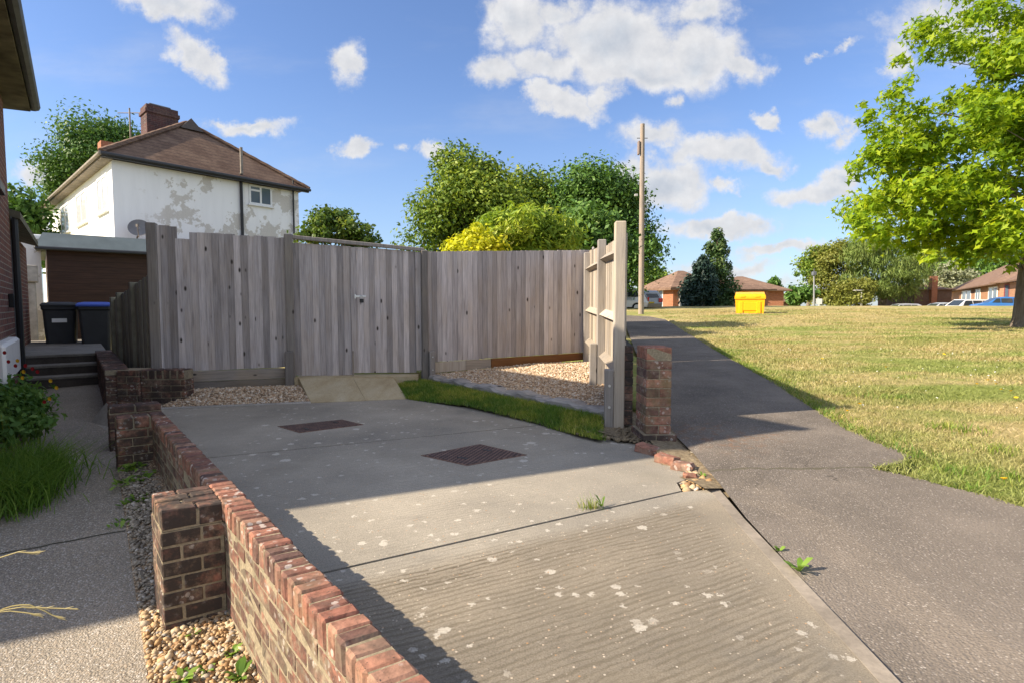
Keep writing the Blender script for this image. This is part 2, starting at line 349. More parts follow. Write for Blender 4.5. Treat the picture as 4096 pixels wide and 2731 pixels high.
def m_drive(t):
    p = t.pos(); ang = R(28)      # broom lines run across the drive
    q = t.mp(p, (1, 1, 1), (0, 0, 0), (0, 0, -ang))
    big = t.noise(p, .9, 5, .6); c = t.ramp(big, [(.25, (.20, .184, .160)), (.5, (.287, .260, .217)), (.75, (.372, .335, .278))])
    fine = t.noise(p, 170, 4, .7); c = t.mix(1, c, t.ramp(fine, [(.25, .5), (.5, 1), (.75, 1.4)]), 'MULTIPLY')
    qd = t.vm('ADD', q, t.vm('MULTIPLY', t.vm('SUBTRACT', t.noise(t.mp(p, (.4, .4, 1)), 3, 4, out='Color'), (.5, .5, .5)), (0, .09, 0)))
    wv_ = t.wave(qd, 9.5, 2.2, 4, 3, 'Y'); bro = t.m('ADD', t.m('MULTIPLY', t.noise(t.mp(qd, (.07, 1, 1)), 44, 6, .72, .2), .80), t.m('MULTIPLY', wv_, .20))
    yx = t.xyz(p); nearm = t.ss(t.m('MULTIPLY_ADD', yx[0], -.57, yx[1]), 2.75, 2.55); area = t.m('MULTIPLY', t.ss(t.noise(p, .8, 4, .6), .34, .62), t.m('MULTIPLY_ADD', nearm, .75, .25)); area = t.m('MULTIPLY', t.m('MAXIMUM', area, t.m('MULTIPLY', nearm, .55)), t.ss(t.m('ADD', yx[0], t.m('MULTIPLY', t.noise(p, 6, 2), .1)), 1.17, 1.02))
    bl = t.m('MULTIPLY', t.ss(bro, .52, .38), area); c = t.mix(t.m('MULTIPLY', bl, .8), c, (.115, .098, .072))
    st = t.ss(t.noise(t.vm('ADD', p, (9, 4, 0)), 1.4, 6, .65), .52, .7); c = t.mix(t.m('MULTIPLY', st, .45), c, (.20, .18, .145))
    c = t.mix(nearm, c, t.mix(1, c, (.83, .79, .74), 'MULTIPLY'))
    # pale lichen discs and aggregate
    pw = t.vm('ADD', p, t.vm('MULTIPLY', t.vm('SUBTRACT', t.noise(p, 34, 5, .7, out='Color'), (.5, .5, .5)), (.085, .085, 0)))
    v1 = t.vor(pw, 5.5); v1c = t.xyz(t.vor(pw, 5.5, 'Color'))
    r1 = t.m('MULTIPLY_ADD', t.m('POWER', v1c[1], 2), .19, .035)
    l1 = t.m('MULTIPLY', t.m('LESS_THAN', v1, r1), t.m('GREATER_THAN', v1c[0], .42))
    v2 = t.vor(pw, 15); v2c = t.xyz(t.vor(pw, 15, 'Color'))
    l2 = t.m('MULTIPLY', t.m('LESS_THAN', v2, t.m('MULTIPLY_ADD', v2c[1], .25, .05)), t.m('MULTIPLY', t.m('GREATER_THAN', v2c[0], .45), t.ss(t.noise(p, 1.3, 2), .40, .52)))
    li = t.m('MAXIMUM', l1, l2); c = t.mix(t.m('MULTIPLY', li, t.m('MULTIPLY_ADD', fine, 1.1, .02)), c, (.57, .53, .465))
    oil = t.ss(t.noise(t.vm('ADD', p, (1, 7, 0)), .75, 7, .7), .56, .72); c = t.mix(t.m('MULTIPLY', oil, .5), c, (.12, .112, .10))
    v3 = t.vor(p, 75); v3c = t.xyz(t.vor(p, 75, 'Color')); ag = t.m('MULTIPLY', t.m('LESS_THAN', v3, .3), t.m('GREATER_THAN', v3c[0], .9))
    c = t.mix(ag, c, t.ramp(v3c[1], [(0, (.36, .2, .09)), (.5, (.5, .45, .38)), (1, (.16, .13, .1))]))
    h = t.m('ADD', t.m('MULTIPLY', fine, .45), t.m('MULTIPLY', t.m('MULTIPLY', bro, area), 2.4))
    return pbr(t, c, .92, t.bump(h, .75, .010), .15)
DRIVE = mat('drive_concrete', m_drive)
def m_tarmac(t):
    p = t.pos(); c = t.ramp(t.noise(p, 1.1, 7, .68), [(.3, (.088, .075, .064)), (.5, (.138, .117, .099)), (.7, (.195, .165, .138))])
    sx, sy, sz = t.xyz(p); rd = t.m('ADD', t.m('ABSOLUTE', t.m('SUBTRACT', sx, 1.75)), t.m('ABSOLUTE', t.m('SUBTRACT', sy, 4.75))); c = t.mix(t.m('MULTIPLY', t.ss(rd, .9, .2), t.m('MULTIPLY', t.ss(t.noise(p, 9, 5, .7), .48, .62), .5)), c, (.22, .10, .045))
    fine = t.noise(p, 130, 4, .7); c = t.mix(1, c, t.ramp(fine, [(.3, .6), (.5, 1), (.75, 1.35)]), 'MULTIPLY')
    v = t.vor(p, 95); vc = t.xyz(t.vor(p, 95, 'Color'))
    s = t.m('MULTIPLY', t.m('LESS_THAN', v, .42), t.m('GREATER_THAN', vc[0], .55)); c = t.mix(t.m('MULTIPLY', s, .85), c, t.ramp(vc[1], [(0, (.10, .09, .08)), (.4, (.19, .165, .145)), (.8, (.29, .255, .225)), (1, (.42, .38, .34))]))
    y = t.xyz(p); seam = t.m('ABSOLUTE', t.m('SUBTRACT', t.m('ADD', y[1], t.m('MULTIPLY', t.noise(p, 5, 3), .12)), t.m('MULTIPLY_ADD', y[0], .02, 3.83)))
    c = t.mix(t.ss(seam, .022, .004), c, (.09, .08, .055))
    lo = t.ss(y[1], 3.9, 3.3); c = t.mix(t.m('MULTIPLY', lo, .22), c, (.24, .205, .17))
    cr = t.vor(t.vm('ADD', p, t.vm('MULTIPLY', t.noise(p, 4, 4, out='Color'), (.3, .3, 0))), 1.1, feature='DISTANCE_TO_EDGE')
    c = t.mix(t.m('MULTIPLY', t.ss(cr, .004, .001), t.ss(t.noise(p, .7, 2), .58, .66)), c, (.075, .065, .055))
    return pbr(t, c, .88, t.bump(t.m('ADD', fine, v), .6, .008), .25)
TARMAC = mat('tarmac', m_tarmac)
def m_agg(t):
    p = t.pos(); c = t.ramp(t.noise(p, 1.2, 5, .6), [(.3, (.19, .168, .14)), (.7, (.30, .265, .22))])
    v = t.vor(p, 105); vc = t.xyz(t.vor(p, 105, 'Color'))
    c = t.mix(t.m('MULTIPLY', t.ss(v, .62, .38), .62), c, t.ramp(vc[1], [(0, (.12, .11, .1)), (.35, (.3, .26, .22)), (.6, (.40, .31, .22)), (.85, (.5, .46, .42)), (1, (.68, .65, .62))]))
    n = t.noise(p, 150, 3); c = t.mix(1, c, t.ramp(n, [(.3, .7), (.7, 1.2)]), 'MULTIPLY')
    return pbr(t, c, .9, t.bump(t.m('SUBTRACT', n, v), .6, .008), .2)
AGG = mat('aggregate_concrete', m_agg)
def m_concrete(t, base=(.33, .31, .28)):
    p = t.pos(); n = t.noise(p, 40, 5, .7); c = t.mix(1, base, t.ramp(t.noise(p, 3, 5, .6), [(.3, .7), (.7, 1.2)]), 'MULTIPLY')
    return pbr(t, t.mix(1, c, t.ramp(n, [(.3, .8), (.7, 1.15)]), 'MULTIPLY'), .9, t.bump(n, .4, .005), .2)
CONCRETE = mat('plain_concrete', m_concrete)
def m_sand(t):
    p = t.pos(); n = t.noise(p, 60, 5, .7); c = t.ramp(t.noise(t.mp(p, (1, .35, 1), rot=(0, 0, R(20))), 4, 5, .65), [(.3, (.30, .235, .14)), (.5, (.40, .33, .21)), (.7, (.45, .385, .27))])
    return pbr(t, t.mix(1, c, t.ramp(n, [(.3, .8), (.7, 1.15)]), 'MULTIPLY'), .85, t.bump(n, .4, .005), .2)
SANDSTONE = mat('sandstone_paving', m_sand)
def m_soil(t):
    p = t.pos(); n = t.noise(p, 22, 7, .75); c = t.ramp(n, [(.3, (.12, .09, .06)), (.5, (.24, .19, .125)), (.7, (.36, .29, .195))])
    return pbr(t, c, .95, t.bump(n, .9, .04), .1)
SOIL = mat('dry_soil', m_soil)
def m_gravel(t, stops):
    p = t.pos(); tn = t.attr('tint'); c = t.ramp(tn, stops); n = t.noise(p, 120, 3); c = t.mix(1, c, t.ramp(n, [(.3, .75), (.7, 1.2)]), 'MULTIPLY')
    return pbr(t, c, .7, None, .35)
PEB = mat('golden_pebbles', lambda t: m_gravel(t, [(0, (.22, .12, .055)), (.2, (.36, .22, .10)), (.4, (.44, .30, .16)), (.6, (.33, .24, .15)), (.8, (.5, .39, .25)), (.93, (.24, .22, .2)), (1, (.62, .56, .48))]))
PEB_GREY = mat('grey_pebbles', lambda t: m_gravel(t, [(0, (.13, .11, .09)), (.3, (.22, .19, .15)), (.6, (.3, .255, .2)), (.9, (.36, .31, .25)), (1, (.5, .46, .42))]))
PEB_PALE = mat('pale_gravel', lambda t: m_gravel(t, [(0, (.30, .19, .11)), (.25, (.44, .31, .2)), (.5, (.50, .38, .26)), (.75, (.56, .46, .35)), (1, (.66, .6, .52))]))
def m_gbase(t):
    p = t.pos(); v = t.vor(p, 60); vc = t.xyz(t.vor(p, 60, 'Color')); c = t.ramp(vc[0], [(0, (.26, .17, .1)), (.5, (.42, .31, .2)), (1, (.54, .45, .34))])
    c = t.mix(t.ss(v, .3, .65), c, (.14, .10, .065)); return pbr(t, c, .9, t.bump(v, -.8, .012), .2)
GBASE = mat('gravel_bed', m_gbase)
def leafmat(name, stops, tr=.35, posvar=None):
    def f(t):
        c = t.ramp(t.attr('tint'), stops)
        if posvar:
            c = posvar(t, c)
        d = t.node('ShaderNodeBsdfPrincipled'); t.put(d.inputs['Base Color'], c); d.inputs['Roughness'].default_value = .55; d.inputs['Specular IOR Level'].default_value = .25
        tl = t.node('ShaderNodeBsdfTranslucent'); t.put(tl.inputs['Color'], t.mix(1, c, (1.25, 1.2, .6), 'MULTIPLY'))
        m = t.node('ShaderNodeMixShader'); m.inputs[0].default_value = tr; t.l.new(d.outputs[0], m.inputs[1]); t.l.new(tl.outputs[0], m.inputs[2]); return m.outputs[0]
    return mat(name, f)
def lawnvar(t, c):
    p = t.pos(); n = t.noise(t.mp(p, (.45, 1, 1)), .55, 6, .65); n2 = t.noise(t.mp(p, (.35, 1, 1)), 1.6, 5, .6)
    f = t.m('ADD', t.m('MULTIPLY', n, .6), t.m('MULTIPLY', n2, .4))
    dry = t.mix(1, c, (1.42, 1.24, 1.35), 'MULTIPLY'); gr = t.mix(1, c, (.80, .98, .62), 'MULTIPLY')
    x, y, z = t.xyz(p); edge = t.ss(y, 7., 26.)
    return t.mix(t.ss(t.m('MULTIPLY_ADD', edge, .06, f), .42, .60), gr, dry)
LAWN_ST = [(0, (.155, .165, .055)), (.35, (.235, .232, .092)), (.7, (.315, .292, .135)), (1, (.41, .365, .20))]
LAWN_BLADE = leafmat('lawn_blades', LAWN_ST, .25, lawnvar)
def m_lawn(t):
    p = t.pos(); n = t.noise(p, 60, 5, .75); n3 = t.noise(t.mp(p, (1, .5, 1)), 7, 5, .7)
    c = t.ramp(t.m('ADD', t.m('MULTIPLY', n, .45), t.m('MULTIPLY', n3, .55)), [(.32, (.12, .122, .048)), (.5, (.26, .245, .105)), (.68, (.39, .345, .18))])
    c = lawnvar(t, c); return pbr(t, c, .95, t.bump(n, .8, .03), .05)
LAWN = mat('dry_lawn', m_lawn)
def gvar(t, c):
    n = t.noise(t.pos(), 3.2, 4, .6); return t.mix(t.ss(n, .4, .64), t.mix(1, c, (.62, .8, .7), 'MULTIPLY'), t.mix(1, c, (1.45, 1.2, 1.1), 'MULTIPLY'))
GREEN_BLADE = leafmat('green_grass', [(0, (.10, .165, .026)), (.5, (.18, .27, .045)), (.85, (.27, .34, .075)), (1, (.40, .38, .15))], .38, gvar)
WEED = leafmat('weed_leaf', [(0, (.09, .19, .03)), (.5, (.17, .29, .045)), (1, (.26, .38, .08))], .4)
BED_LEAF = leafmat('bed_leaf', [(0, (.04, .10, .02)), (.5, (.085, .18, .035)), (1, (.18, .28, .075))], .3)
STALK = leafmat('dry_stalk', [(0, (.3, .25, .1)), (1, (.45, .38, .18))], .3)
def m_render(t):
    p = t.pos(); n = t.noise(p, 1.1, 6, .68); f2 = t.noise(p, 30, 4, .6)
    z = t.xyz(p)[2]; lim = t.m('SUBTRACT', t.m('MULTIPLY_ADD', t.ss(z, 1.5, 4.6), .09, .55), t.m('MULTIPLY', t.ss(t.xyz(p)[0], -11.6, -9.5), .035))
    pe = t.ss(n, t.m('SUBTRACT', lim, .075), t.m('SUBTRACT', lim, .042))
    x = t.xyz(p)[0]; pe = t.m('MULTIPLY', pe, t.m('MULTIPLY', t.ss(x, -12.4, -11.6), .85))
    c = t.mix(pe, (.86, .86, .855), t.ramp(f2, [(.3, (.49, .455, .40)), (.7, (.60, .565, .51))]))
    st = t.noise(t.mp(p, (1, 1, .12)), 5, 4); c = t.mix(1, c, t.ramp(st, [(.3, .95), (.6, 1.01)]), 'MULTIPLY')
    return pbr(t, c, .85, t.bump(f2, .25, .01), .2)
RENDER_W = mat('white_render', m_render)
def m_tiles(t, a=(.115, .07, .05), b=(.19, .125, .088)):
    p = t.pos(); z = t.xyz(p)[2]; co = t.m('FRACT', t.m('MULTIPLY', z, 6.2))
    n = t.noise(p, 1.3, 5, .65); c = t.mix(t.ss(n, .3, .7), a, b); n2 = t.noise(p, 9, 4, .7)
    c = t.mix(1, c, t.ramp(n2, [(.3, .7), (.7, 1.25)]), 'MULTIPLY'); c = t.mix(t.ss(co, .16, .02), c, (.05, .035, .03))
    return pbr(t, c, .85, t.bump(co, .5, .03), .2)
TILES = mat('brown_roof_tiles', m_tiles)
TILES_RED = mat('reddish_roof_tiles', lambda t: m_tiles(t, (.155, .098, .072), (.225, .148, .108)))
def m_wallbrick(t, cols=((.20, .075, .05), (.13, .06, .05)), mort=(.30, .26, .2), az=0., sc=1.):
    p = t.pos(); q = t.mp(p, (1, 1, 1), (0, 0, 0), (0, 0, R(az))); x, y, z = t.xyz(q)
    b = t.node('ShaderNodeTexBrick'); t.put(b.inputs['Vector'], t.comb(x, z, 0)); b.inputs['Scale'].default_value = sc
    b.inputs['Brick Width'].default_value = .225; b.inputs['Row Height'].default_value = .075; b.inputs['Mortar Size'].default_value = .006
    t.put(b.inputs['Color1'], cols[0]); t.put(b.inputs['Color2'], cols[1]); t.put(b.inputs['Mortar'], mort)
    n = t.noise(p, 18, 5, .7); c = t.mix(1, b.outputs[0], t.ramp(n, [(.3, .65), (.7, 1.3)]), 'MULTIPLY')
    n2 = t.noise(p, 1.2, 4); c = t.mix(t.m('MULTIPLY', t.ss(n2, .5, .7), .25), c, (.2, .15, .12))
    return pbr(t, c, .9, t.bump(t.m('SUBTRACT', n, t.m('MULTIPLY', b.outputs['Fac'], 2)), .5, .008), .2)
WALLB_NEAR = mat('house_brick', lambda t: m_wallbrick(t, az=52))
WALLB_END = mat('house_brick_end', lambda t: m_wallbrick(t, az=-38))
WALLB_FAR = mat('orange_brick', lambda t: m_wallbrick(t, ((.30, .115, .06), (.36, .15, .085)), (.34, .2, .13), 20))
WALLB_TAN = mat('tan_brick', lambda t: m_wallbrick(t, ((.34, .18, .11), (.42, .23, .14)), (.4, .28, .2), -30))
WALLB_BROWN = mat('dark_brick', lambda t: m_wallbrick(t, ((.12, .07, .05), (.16, .09, .06)), (.2, .15, .12), 0))
CHIM = mat('chimney_brick', lambda t: m_wallbrick(t, ((.105, .048, .045), (.065, .038, .042)), (.12, .105, .095), -52))
PALE_PANE = mat('pale_sunlit_pane', lambda t: pbr(t, (.50, .52, .55), .12, None, .5))  # no curtains: pale grey painted in to blend panes with the sunlit wall
WHITE = flat('white_paint', (.75, .75, .74), .45, .4, 0, .05)
GUTTER = flat('dark_gutter', (.035, .036, .04), .45, .4)
GUTTER_GREY = flat('weathered_gutter', (.23, .2, .17), .7, .2, 0, .3, 6)
SOFFIT = flat('mossy_soffit', (.16, .15, .11), .85, .1, 0, .4, 5)
FASCIA = flat('grey_fascia', (.12, .13, .14), .6, .3, 0, .2)
GARAGE_ROOF = flat('blue_grey_felt', (.12, .15, .16), .7, .3, 0, .15, 3)
BLACK = flat('black_plastic', (.018, .019, .021), .5, .4)
BIN_GREY = flat('dark_grey_plastic', (.03, .032, .036), .5, .4)
BLUE_LID = flat('blue_plastic', (.05, .10, .45), .45, .4)
YELLOW = flat('yellow_plastic', (.80, .38, .004), .42, .4, 0, .05)
STEEL = flat('galvanised_steel', (.55, .56, .57), .35, .5, .8, .1)
IRON = None
def m_iron(t):
    p = t.pos(); q = t.mp(p, (1, 1, 1), (0, 0, 0), (0, 0, R(-25))); x, y, z = t.xyz(q)
    a = t.m('SINE', t.m('MULTIPLY', x, 130)); b = t.m('SINE', t.m('MULTIPLY', y, 130)); g = t.m('MULTIPLY', a, b)
    n = t.noise(p, 14, 5, .7); c = t.ramp(n, [(.3, (.07, .045, .04)), (.55, (.13, .075, .06)), (.75, (.19, .12, .095))])
    c = t.mix(t.ss(g, -.1, .35), t.mix(1, c, (.3, .3, .32), 'MULTIPLY'), t.mix(1, c, (1.5, 1.5, 1.5), 'MULTIPLY'))
    return pbr(t, c, .7, t.bump(g, .7, .006), .4, .2)
IRON = mat('rusty_iron', m_iron); IRON_FRAME = flat('iron_frame', (.17, .105, .08), .85, .2, 0, .35, 30)
def m_clad(t):
    z = t.xyz(t.pos())[2]; f = t.m('FRACT', t.m('MULTIPLY', z, 7.5)); n = t.noise(t.mp(t.pos(), (.1, .1, 1)), 20, 4)
    c = t.mix(1, (.052, .027, .019), t.ramp(n, [(.3, .7), (.7, 1.25)]), 'MULTIPLY'); c = t.mix(t.ss(f, .12, .03), c, (.03, .015, .01))
    return pbr(t, c, .6, t.bump(f, .5, .02), .3)
CLAD = mat('brown_cladding', m_clad)
GLASS = mat('window_glass', lambda t: pbr(t, (.09, .12, .17), .06, None, .6))
GLASS_CAR = mat('car_glass', lambda t: pbr(t, (.03, .04, .05), .05, None, .6))
def paint(n, c): return mat(n, lambda t: (lambda b: b)(pbr(t, c, .25, None, .5)))
P_SILVER = mat('silver_paint', lambda t: pbr(t, (.55, .56, .58), .28, None, .5, .5)); P_WHITE = paint('white_car_paint', (.75, .75, .75)); P_BLUE = paint('blue_car_paint', (.03, .14, .42)); P_GREY = paint('grey_car_paint', (.35, .38, .42)); P_RED = paint('red_car_paint', (.4, .05, .04))
TYRE = flat('tyre_rubber', (.02, .02, .02), .9, .1); TAIL = paint('red_lens', (.55, .01, .01)); BUMPER = flat('bumper_plastic', (.28, .22, .14), .6)
BARK = mat('bark', lambda t: pbr(t, t.ramp(t.noise(t.mp(t.pos(), (1, 1, .2)), 14, 6, .7), [(.3, (.09, .07, .055)), (.6, (.2, .165, .135)), (.8, (.28, .24, .2))]), .95, t.bump(t.noise(t.mp(t.pos(), (1, 1, .2)), 20, 5, .7), .8, .03), .1))
# ---------------------------------------------------------------- terrain
def zt(x, y):
    z = np.interp(y, [-12, 0, 5, 12, 17, 25, 35, 42, 50, 60, 90, 160], [-1.25, -1.2, -1.1, -.9, -.72, -.38, -.16, -.1, -.22, -.6, -1.0, -1.2])
    return z+.012*np.clip(np.asarray(x)-5, 0, 10)
ZD = -1.16                                                   # drive level
def zpath(y): return np.interp(y, [0, 2.7, 4.7, 8.8], [-1.62, -1.57, -1.42, -1.2])
PATH_R = [(4.6, -3), (3.6, .8), (3.2, 2.0), (2.97, 2.9), (2.78, 3.36), (2.50, 3.80), (2.78, 3.93), (2.96, 4.08), (2.96, 4.5), (3.0, 5.0), (3.15, 5.68), (3.53, 7.5), (4.30, 12), (5.5, 19), (5.9, 21.6), (5.75, 23.4), (4.6, 25), (1.5, 26.4), (-8, 28.8)]
PATH_L = [(-8, 26.6), (1.0, 24.5), (3.2, 23.4), (4.0, 22.2), (4.1, 21), (3.85, 19), (2.62, 12), (1.85, 7.5), (1.5, 5.6), (1.42, 4.9), (1.40, 4.3), (1.34, 3.55), (1.28, 3.0), (1.211, 1.72), (1.12, .0), (1.0, -3)]
PATH_POLY = PATH_R+PATH_L
WD = Vector((-.629, .777, 0)); WP = Vector((.84, .5426, 0))   # along and across the low wall
W0 = Vector((-.602, 1.88, 0))                                 # a point on the wall's drive-side face
def wl(d): return W0+WD*((d-1.88)/.777)
HOUSE_N = Vector((.776, .631, 0))                             # outward normal of the left house's side
def hx(d): return -1.055-.776*d
LOWZONE = [(-30, -12), (1.2, -12), (1.05, -3), (1.203, 1.72), (1.34, 3.55), (1.40, 4.4), (1.3, 5.6), (1.3, 9.1), (-1.3, 8.25), (-3.0, 7.5), (-4.5, 7.0), (-6.3, 8.8), (-12, 16), (-30, 16)]
def build_ground():
    xs = np.concatenate([np.linspace(-260, -14, 22), np.linspace(-12, -1, 12), np.arange(-.5, 9, .2), np.linspace(9.3, 40, 34), np.linspace(44, 260, 24)])
    ys = np.concatenate([np.linspace(-12, 1, 8), np.arange(1.3, 9, .2), np.linspace(9.3, 60, 56), np.linspace(66, 400, 30)])
    X, Y = np.meshgrid(xs, ys); Z = zt(X, Y)+.02*np.sin(X*1.7+Y*.6)*np.sin(Y*1.1)
    inside = inpoly(X, Y, LOWZONE); Z = np.where(inside, -1.85, Z)
    ip = inpoly(X, Y, PATH_POLY)
    Z = np.where(ip, Z-.10, Z)
    v = np.stack([X, Y, Z], 2).reshape(-1, 3); n, m = len(ys), len(xs)
    i = (np.arange(n-1)[:, None]*m+np.arange(m-1)[None]).reshape(-1, 1); f = i+np.array([[0, 1, m+1, m]])
    structure(npmesh('lawn', v, f, LAWN, smooth=False), 'sun dried lawn rising beside the tarmac footpath', 'lawn')
build_ground()
def sheet(name, poly, zf, m, depth=.0, label=None, cat=None, sub=.35):
    """a sheet over a polygon whose height follows zf, triangulated on a fine grid"""
    b = bmesh.new(); vs = [b.verts.new((p[0], p[1], 0)) for p in poly]; fc = b.faces.new(vs)
    bmesh.ops.triangulate(b, faces=[fc])
    for _ in range(7):
        es = [e for e in b.edges if e.calc_length() > sub*(1+max(0, min(v.co.y for v in e.verts)-8)*.15)]
        if not es: break
        bmesh.ops.subdivide_edges(b, edges=es, cuts=1); bmesh.ops.triangulate(b, faces=b.faces)
    for v in b.verts: v.co.z = zf(v.co.x, v.co.y)
    if depth:
        r = bmesh.ops.extrude_face_region(b, geom=b.faces[:]); 
        for g in r['geom']:
            if isinstance(g, bmesh.types.BMVert): g.co.z += 0
        lower = set(v for f in b.faces for v in f.verts)-set(g for g in r['geom'] if isinstance(g, bmesh.types.BMVert))
        for v in lower: v.co.z -= depth
    bmesh.ops.recalc_face_normals(b, faces=b.faces)
    me = bpy.data.meshes.new(name); b.to_mesh(me); b.free(); me.materials.append(m)
    o = link(name, me); structure(o, label, cat); return o
def densify(poly, step, amp, closed=True):
    out = []
    n = len(poly)
    for i in range(n if closed else n-1):
        a = Vector(poly[i][:2]); c = Vector(poly[(i+1) % n][:2]); L = (c-a).length; k = max(1, int(L/step))
        for j in range(k):
            q = a.lerp(c, j/k)
            if j: q += Vector((random.uniform(-amp, amp), random.uniform(-amp, amp)))
            out.append((q.x, q.y))
    if not closed: out.append(tuple(poly[-1][:2]))
    return out
pr = densify(PATH_R[1:13], .10, .034, False)
sheet('footpath', [PATH_R[0]]+pr+PATH_R[13:]+PATH_L, lambda x, y: float(zt(x, y))+.012+(-.022 if y < 6 and x < 1.5 else 0), TARMAC, 0, 'grey tarmac footpath climbing past the fence', 'footpath')
# drive: three concrete slabs divided by open joints
def P2(px, py, z=ZD): v = onz(px, py, z); return (v.x, v.y)
wj1, wj2 = wl(2.62)+WP*.006, wl(4.66)+WP*.006
J1a, J1b = P2(323.5-12, 571.9+2.8), P2(681.9, 490.4); J2a, J2b = P2(236, 454), P2(560, 420.8)
def ext(a, b, s): return (a[0]+(a[0]-b[0])*s, a[1]+(a[1]-b[1])*s)
J1a = ext(J1a, J1b, .06); g = .011
def onwall(a, b):
    a = Vector((*a, 0)); d = Vector((*b, 0))-a; n = Vector((-WD.y, WD.x, 0)); k = n.dot(W0-a)/n.dot(d); q = a+d*k+WP*.004; return (q.x, q.y)
J1a = onwall(J1a, J1b); J2a = onwall(J2a, J2b)
near = [P2(716.7, 488.2), (1.235, 3.0), (1.185, 1.72), (1.10, 0.3), (.95, -2.5), (2.3-1.2, -2.6), ]
near = [P2(716.7, 488.2), (1.262, 3.0), (1.192, 1.72), (1.115, .35), (1.10, .1), tuple((wl(.1)+WP*.004)[:2]), tuple((wl(1.0)+WP*.004)[:2]), (J1a[0], J1a[1]-g), (J1b[0], J1b[1]-g)]
mid = [(J1b[0], J1b[1]+g), P2(676.4, 481.7), P2(690.6, 477.4), P2(676.4, 454.5), P2(650, 445.5), P2(600, 438), (J2b[0]+.3, J2b[1]+.06-g), (J2a[0], J2a[1]-g), (J1a[0], J1a[1]+g)]
J2e = (J2b[0]+.3, J2b[1]+.06+g)
far = [J2e, P2(480, 408.5), P2(407, 398.0), P2(311, 401.5), P2(159, 408), tuple((wl(5.0)+WP*.004)[:2]), (J2a[0], J2a[1]+g)]
dm = MB()
for k, (pl, dz) in enumerate(((near, 0), (mid, 0), (far, 0))):
    b = MB(); dm.poly([(x, y, ZD+dz) for x, y in pl], depth=.16)
structure(dm.build('driveway', DRIVE), 'concrete driveway in three joined slabs beside the low brick wall', 'driveway')
structure(MB().poly([(1.22, .1, ZD-.055), (1.30, 1.7, ZD-.055), (1.38, 3.6, ZD-.055), (.7, 4.9, ZD-.075), (-1.3, 7.0, ZD-.075), (-4.0, 6.4, ZD-.075), (-3.0, 4.9, ZD-.075), (-.25, 1.52, ZD-.075), (.85, .16, ZD-.075)], depth=.05).build('joint_soil', SOIL))
# thin worn kerb along the drive's path side
kb = MB()
kp = [P2(719, 488.4), (1.272, 3.0), (1.203, 1.72), (1.125, .35), (1.105, .0)]
for a, c in zip(kp[:-1], kp[1:]):
    a = Vector((*a, 0)); c = Vector((*c, 0)); dd = (c-a).normalized(); nn = Vector((dd.y, -dd.x, 0))
    if nn.x > 0: nn = -nn
    kb.poly([a+Vector((0, 0, ZD+.003)), c+Vector((0, 0, ZD+.003)), c+nn*.062+Vector((0, 0, ZD+.002)), a+nn*.062+Vector((0, 0, ZD+.002))], depth=.10)
structure(kb.build('drive_edging', mat('edging_concrete', lambda t: m_concrete(t, (.245, .212, .176)))), 'smooth worn concrete edging between drive and tarmac', 'edging')
# soil beside the brick pier, under the grass strip and under the rubble
soil_poly = [(.95, 5.35), P2(598, 437), P2(650, 446), (1.1, 4.05), (1.2, 3.42), (1.36, 3.5), (1.42, 4.3), (1.44, 5.0), (1.5, 5.8), (1.25, 9.3), (1.1, 9.2), (.9, 5.6)]
sheet('soil', soil_poly, lambda x, y: -1.136+.03*math.sin(x*7)*math.sin(y*6)+.02*max(0, y-4.2)-.02*max(0, 4.2-y), SOIL, 0, 'bare dry soil at the foot of the brick pier', 'soil', .2)
structure(MB().poly([(x, y, -1.172) for x, y in ((-1.5, 7.1), (.8, 4.6), (1.25, 3.3), (1.45, 3.5), (1.5, 5.8), (1.25, 9.3), (-1.4, 8.5))], depth=.2).build('subsoil', SOIL))
# ramp of sandstone slabs up to the gate
rampL0, rampL1 = Vector((*P2(311, 402.2), ZD+.004)), onz(298.5, 377, -.95)
rampR0, rampR1 = Vector((*P2(407, 398.3), ZD+.004)), onz(393, 376, -.985)
cor = [[rampL0, rampL0.lerp(rampL1, .34), rampL0.lerp(rampL1, 1)], [rampR0, rampR0.lerp(rampR1, .34), rampR0.lerp(rampR1, 1)]]
def slab(q, name='paving_slab', gap=.006, th=.045):
    c = sum((Vector(p) for p in q), Vector())/4; q = [c+(Vector(p)-c)*(1-gap) for p in q]
    return MB().poly(q, depth=th).build(name, SANDSTONE)
labs = ['pale sandstone slab, front left of the sloping ramp', 'pale sandstone slab, upper left of the sloping ramp', 'pale sandstone slab, front right of the ramp by the grass', 'pale sandstone slab, upper right of the ramp by the grass']
k = 0
for i, (s0, s1) in enumerate(((0, .56), (.56, 1))):
    for j in (0, 1):
        e = [cor[0][j].lerp(cor[1][j], s0), cor[0][j].lerp(cor[1][j], s1), cor[0][j+1].lerp(cor[1][j+1], s1), cor[0][j+1].lerp(cor[1][j+1], s0)]
        tag(slab(e), labs[k], 'paving slab', 'sandstone slabs of the gate ramp'); k += 1
structure(MB().poly([rampL1+Vector((-.06, .01, .0)), rampR1+Vector((.35, .02, 0)), rampR1+Vector((.3, .35, 0)), rampL1+Vector((-.1, .33, .0))], depth=.1).build('gate_sill', SANDSTONE), 'pale slab strip under the gates', 'sill')
structure(MB().poly([rampL0+Vector((0, 0, -.012)), rampR0+Vector((0, 0, -.012)), rampR1+Vector((0, 0, -.012)), rampL1+Vector((0, 0, -.012))], depth=.25).build('ramp_base', SANDSTONE))
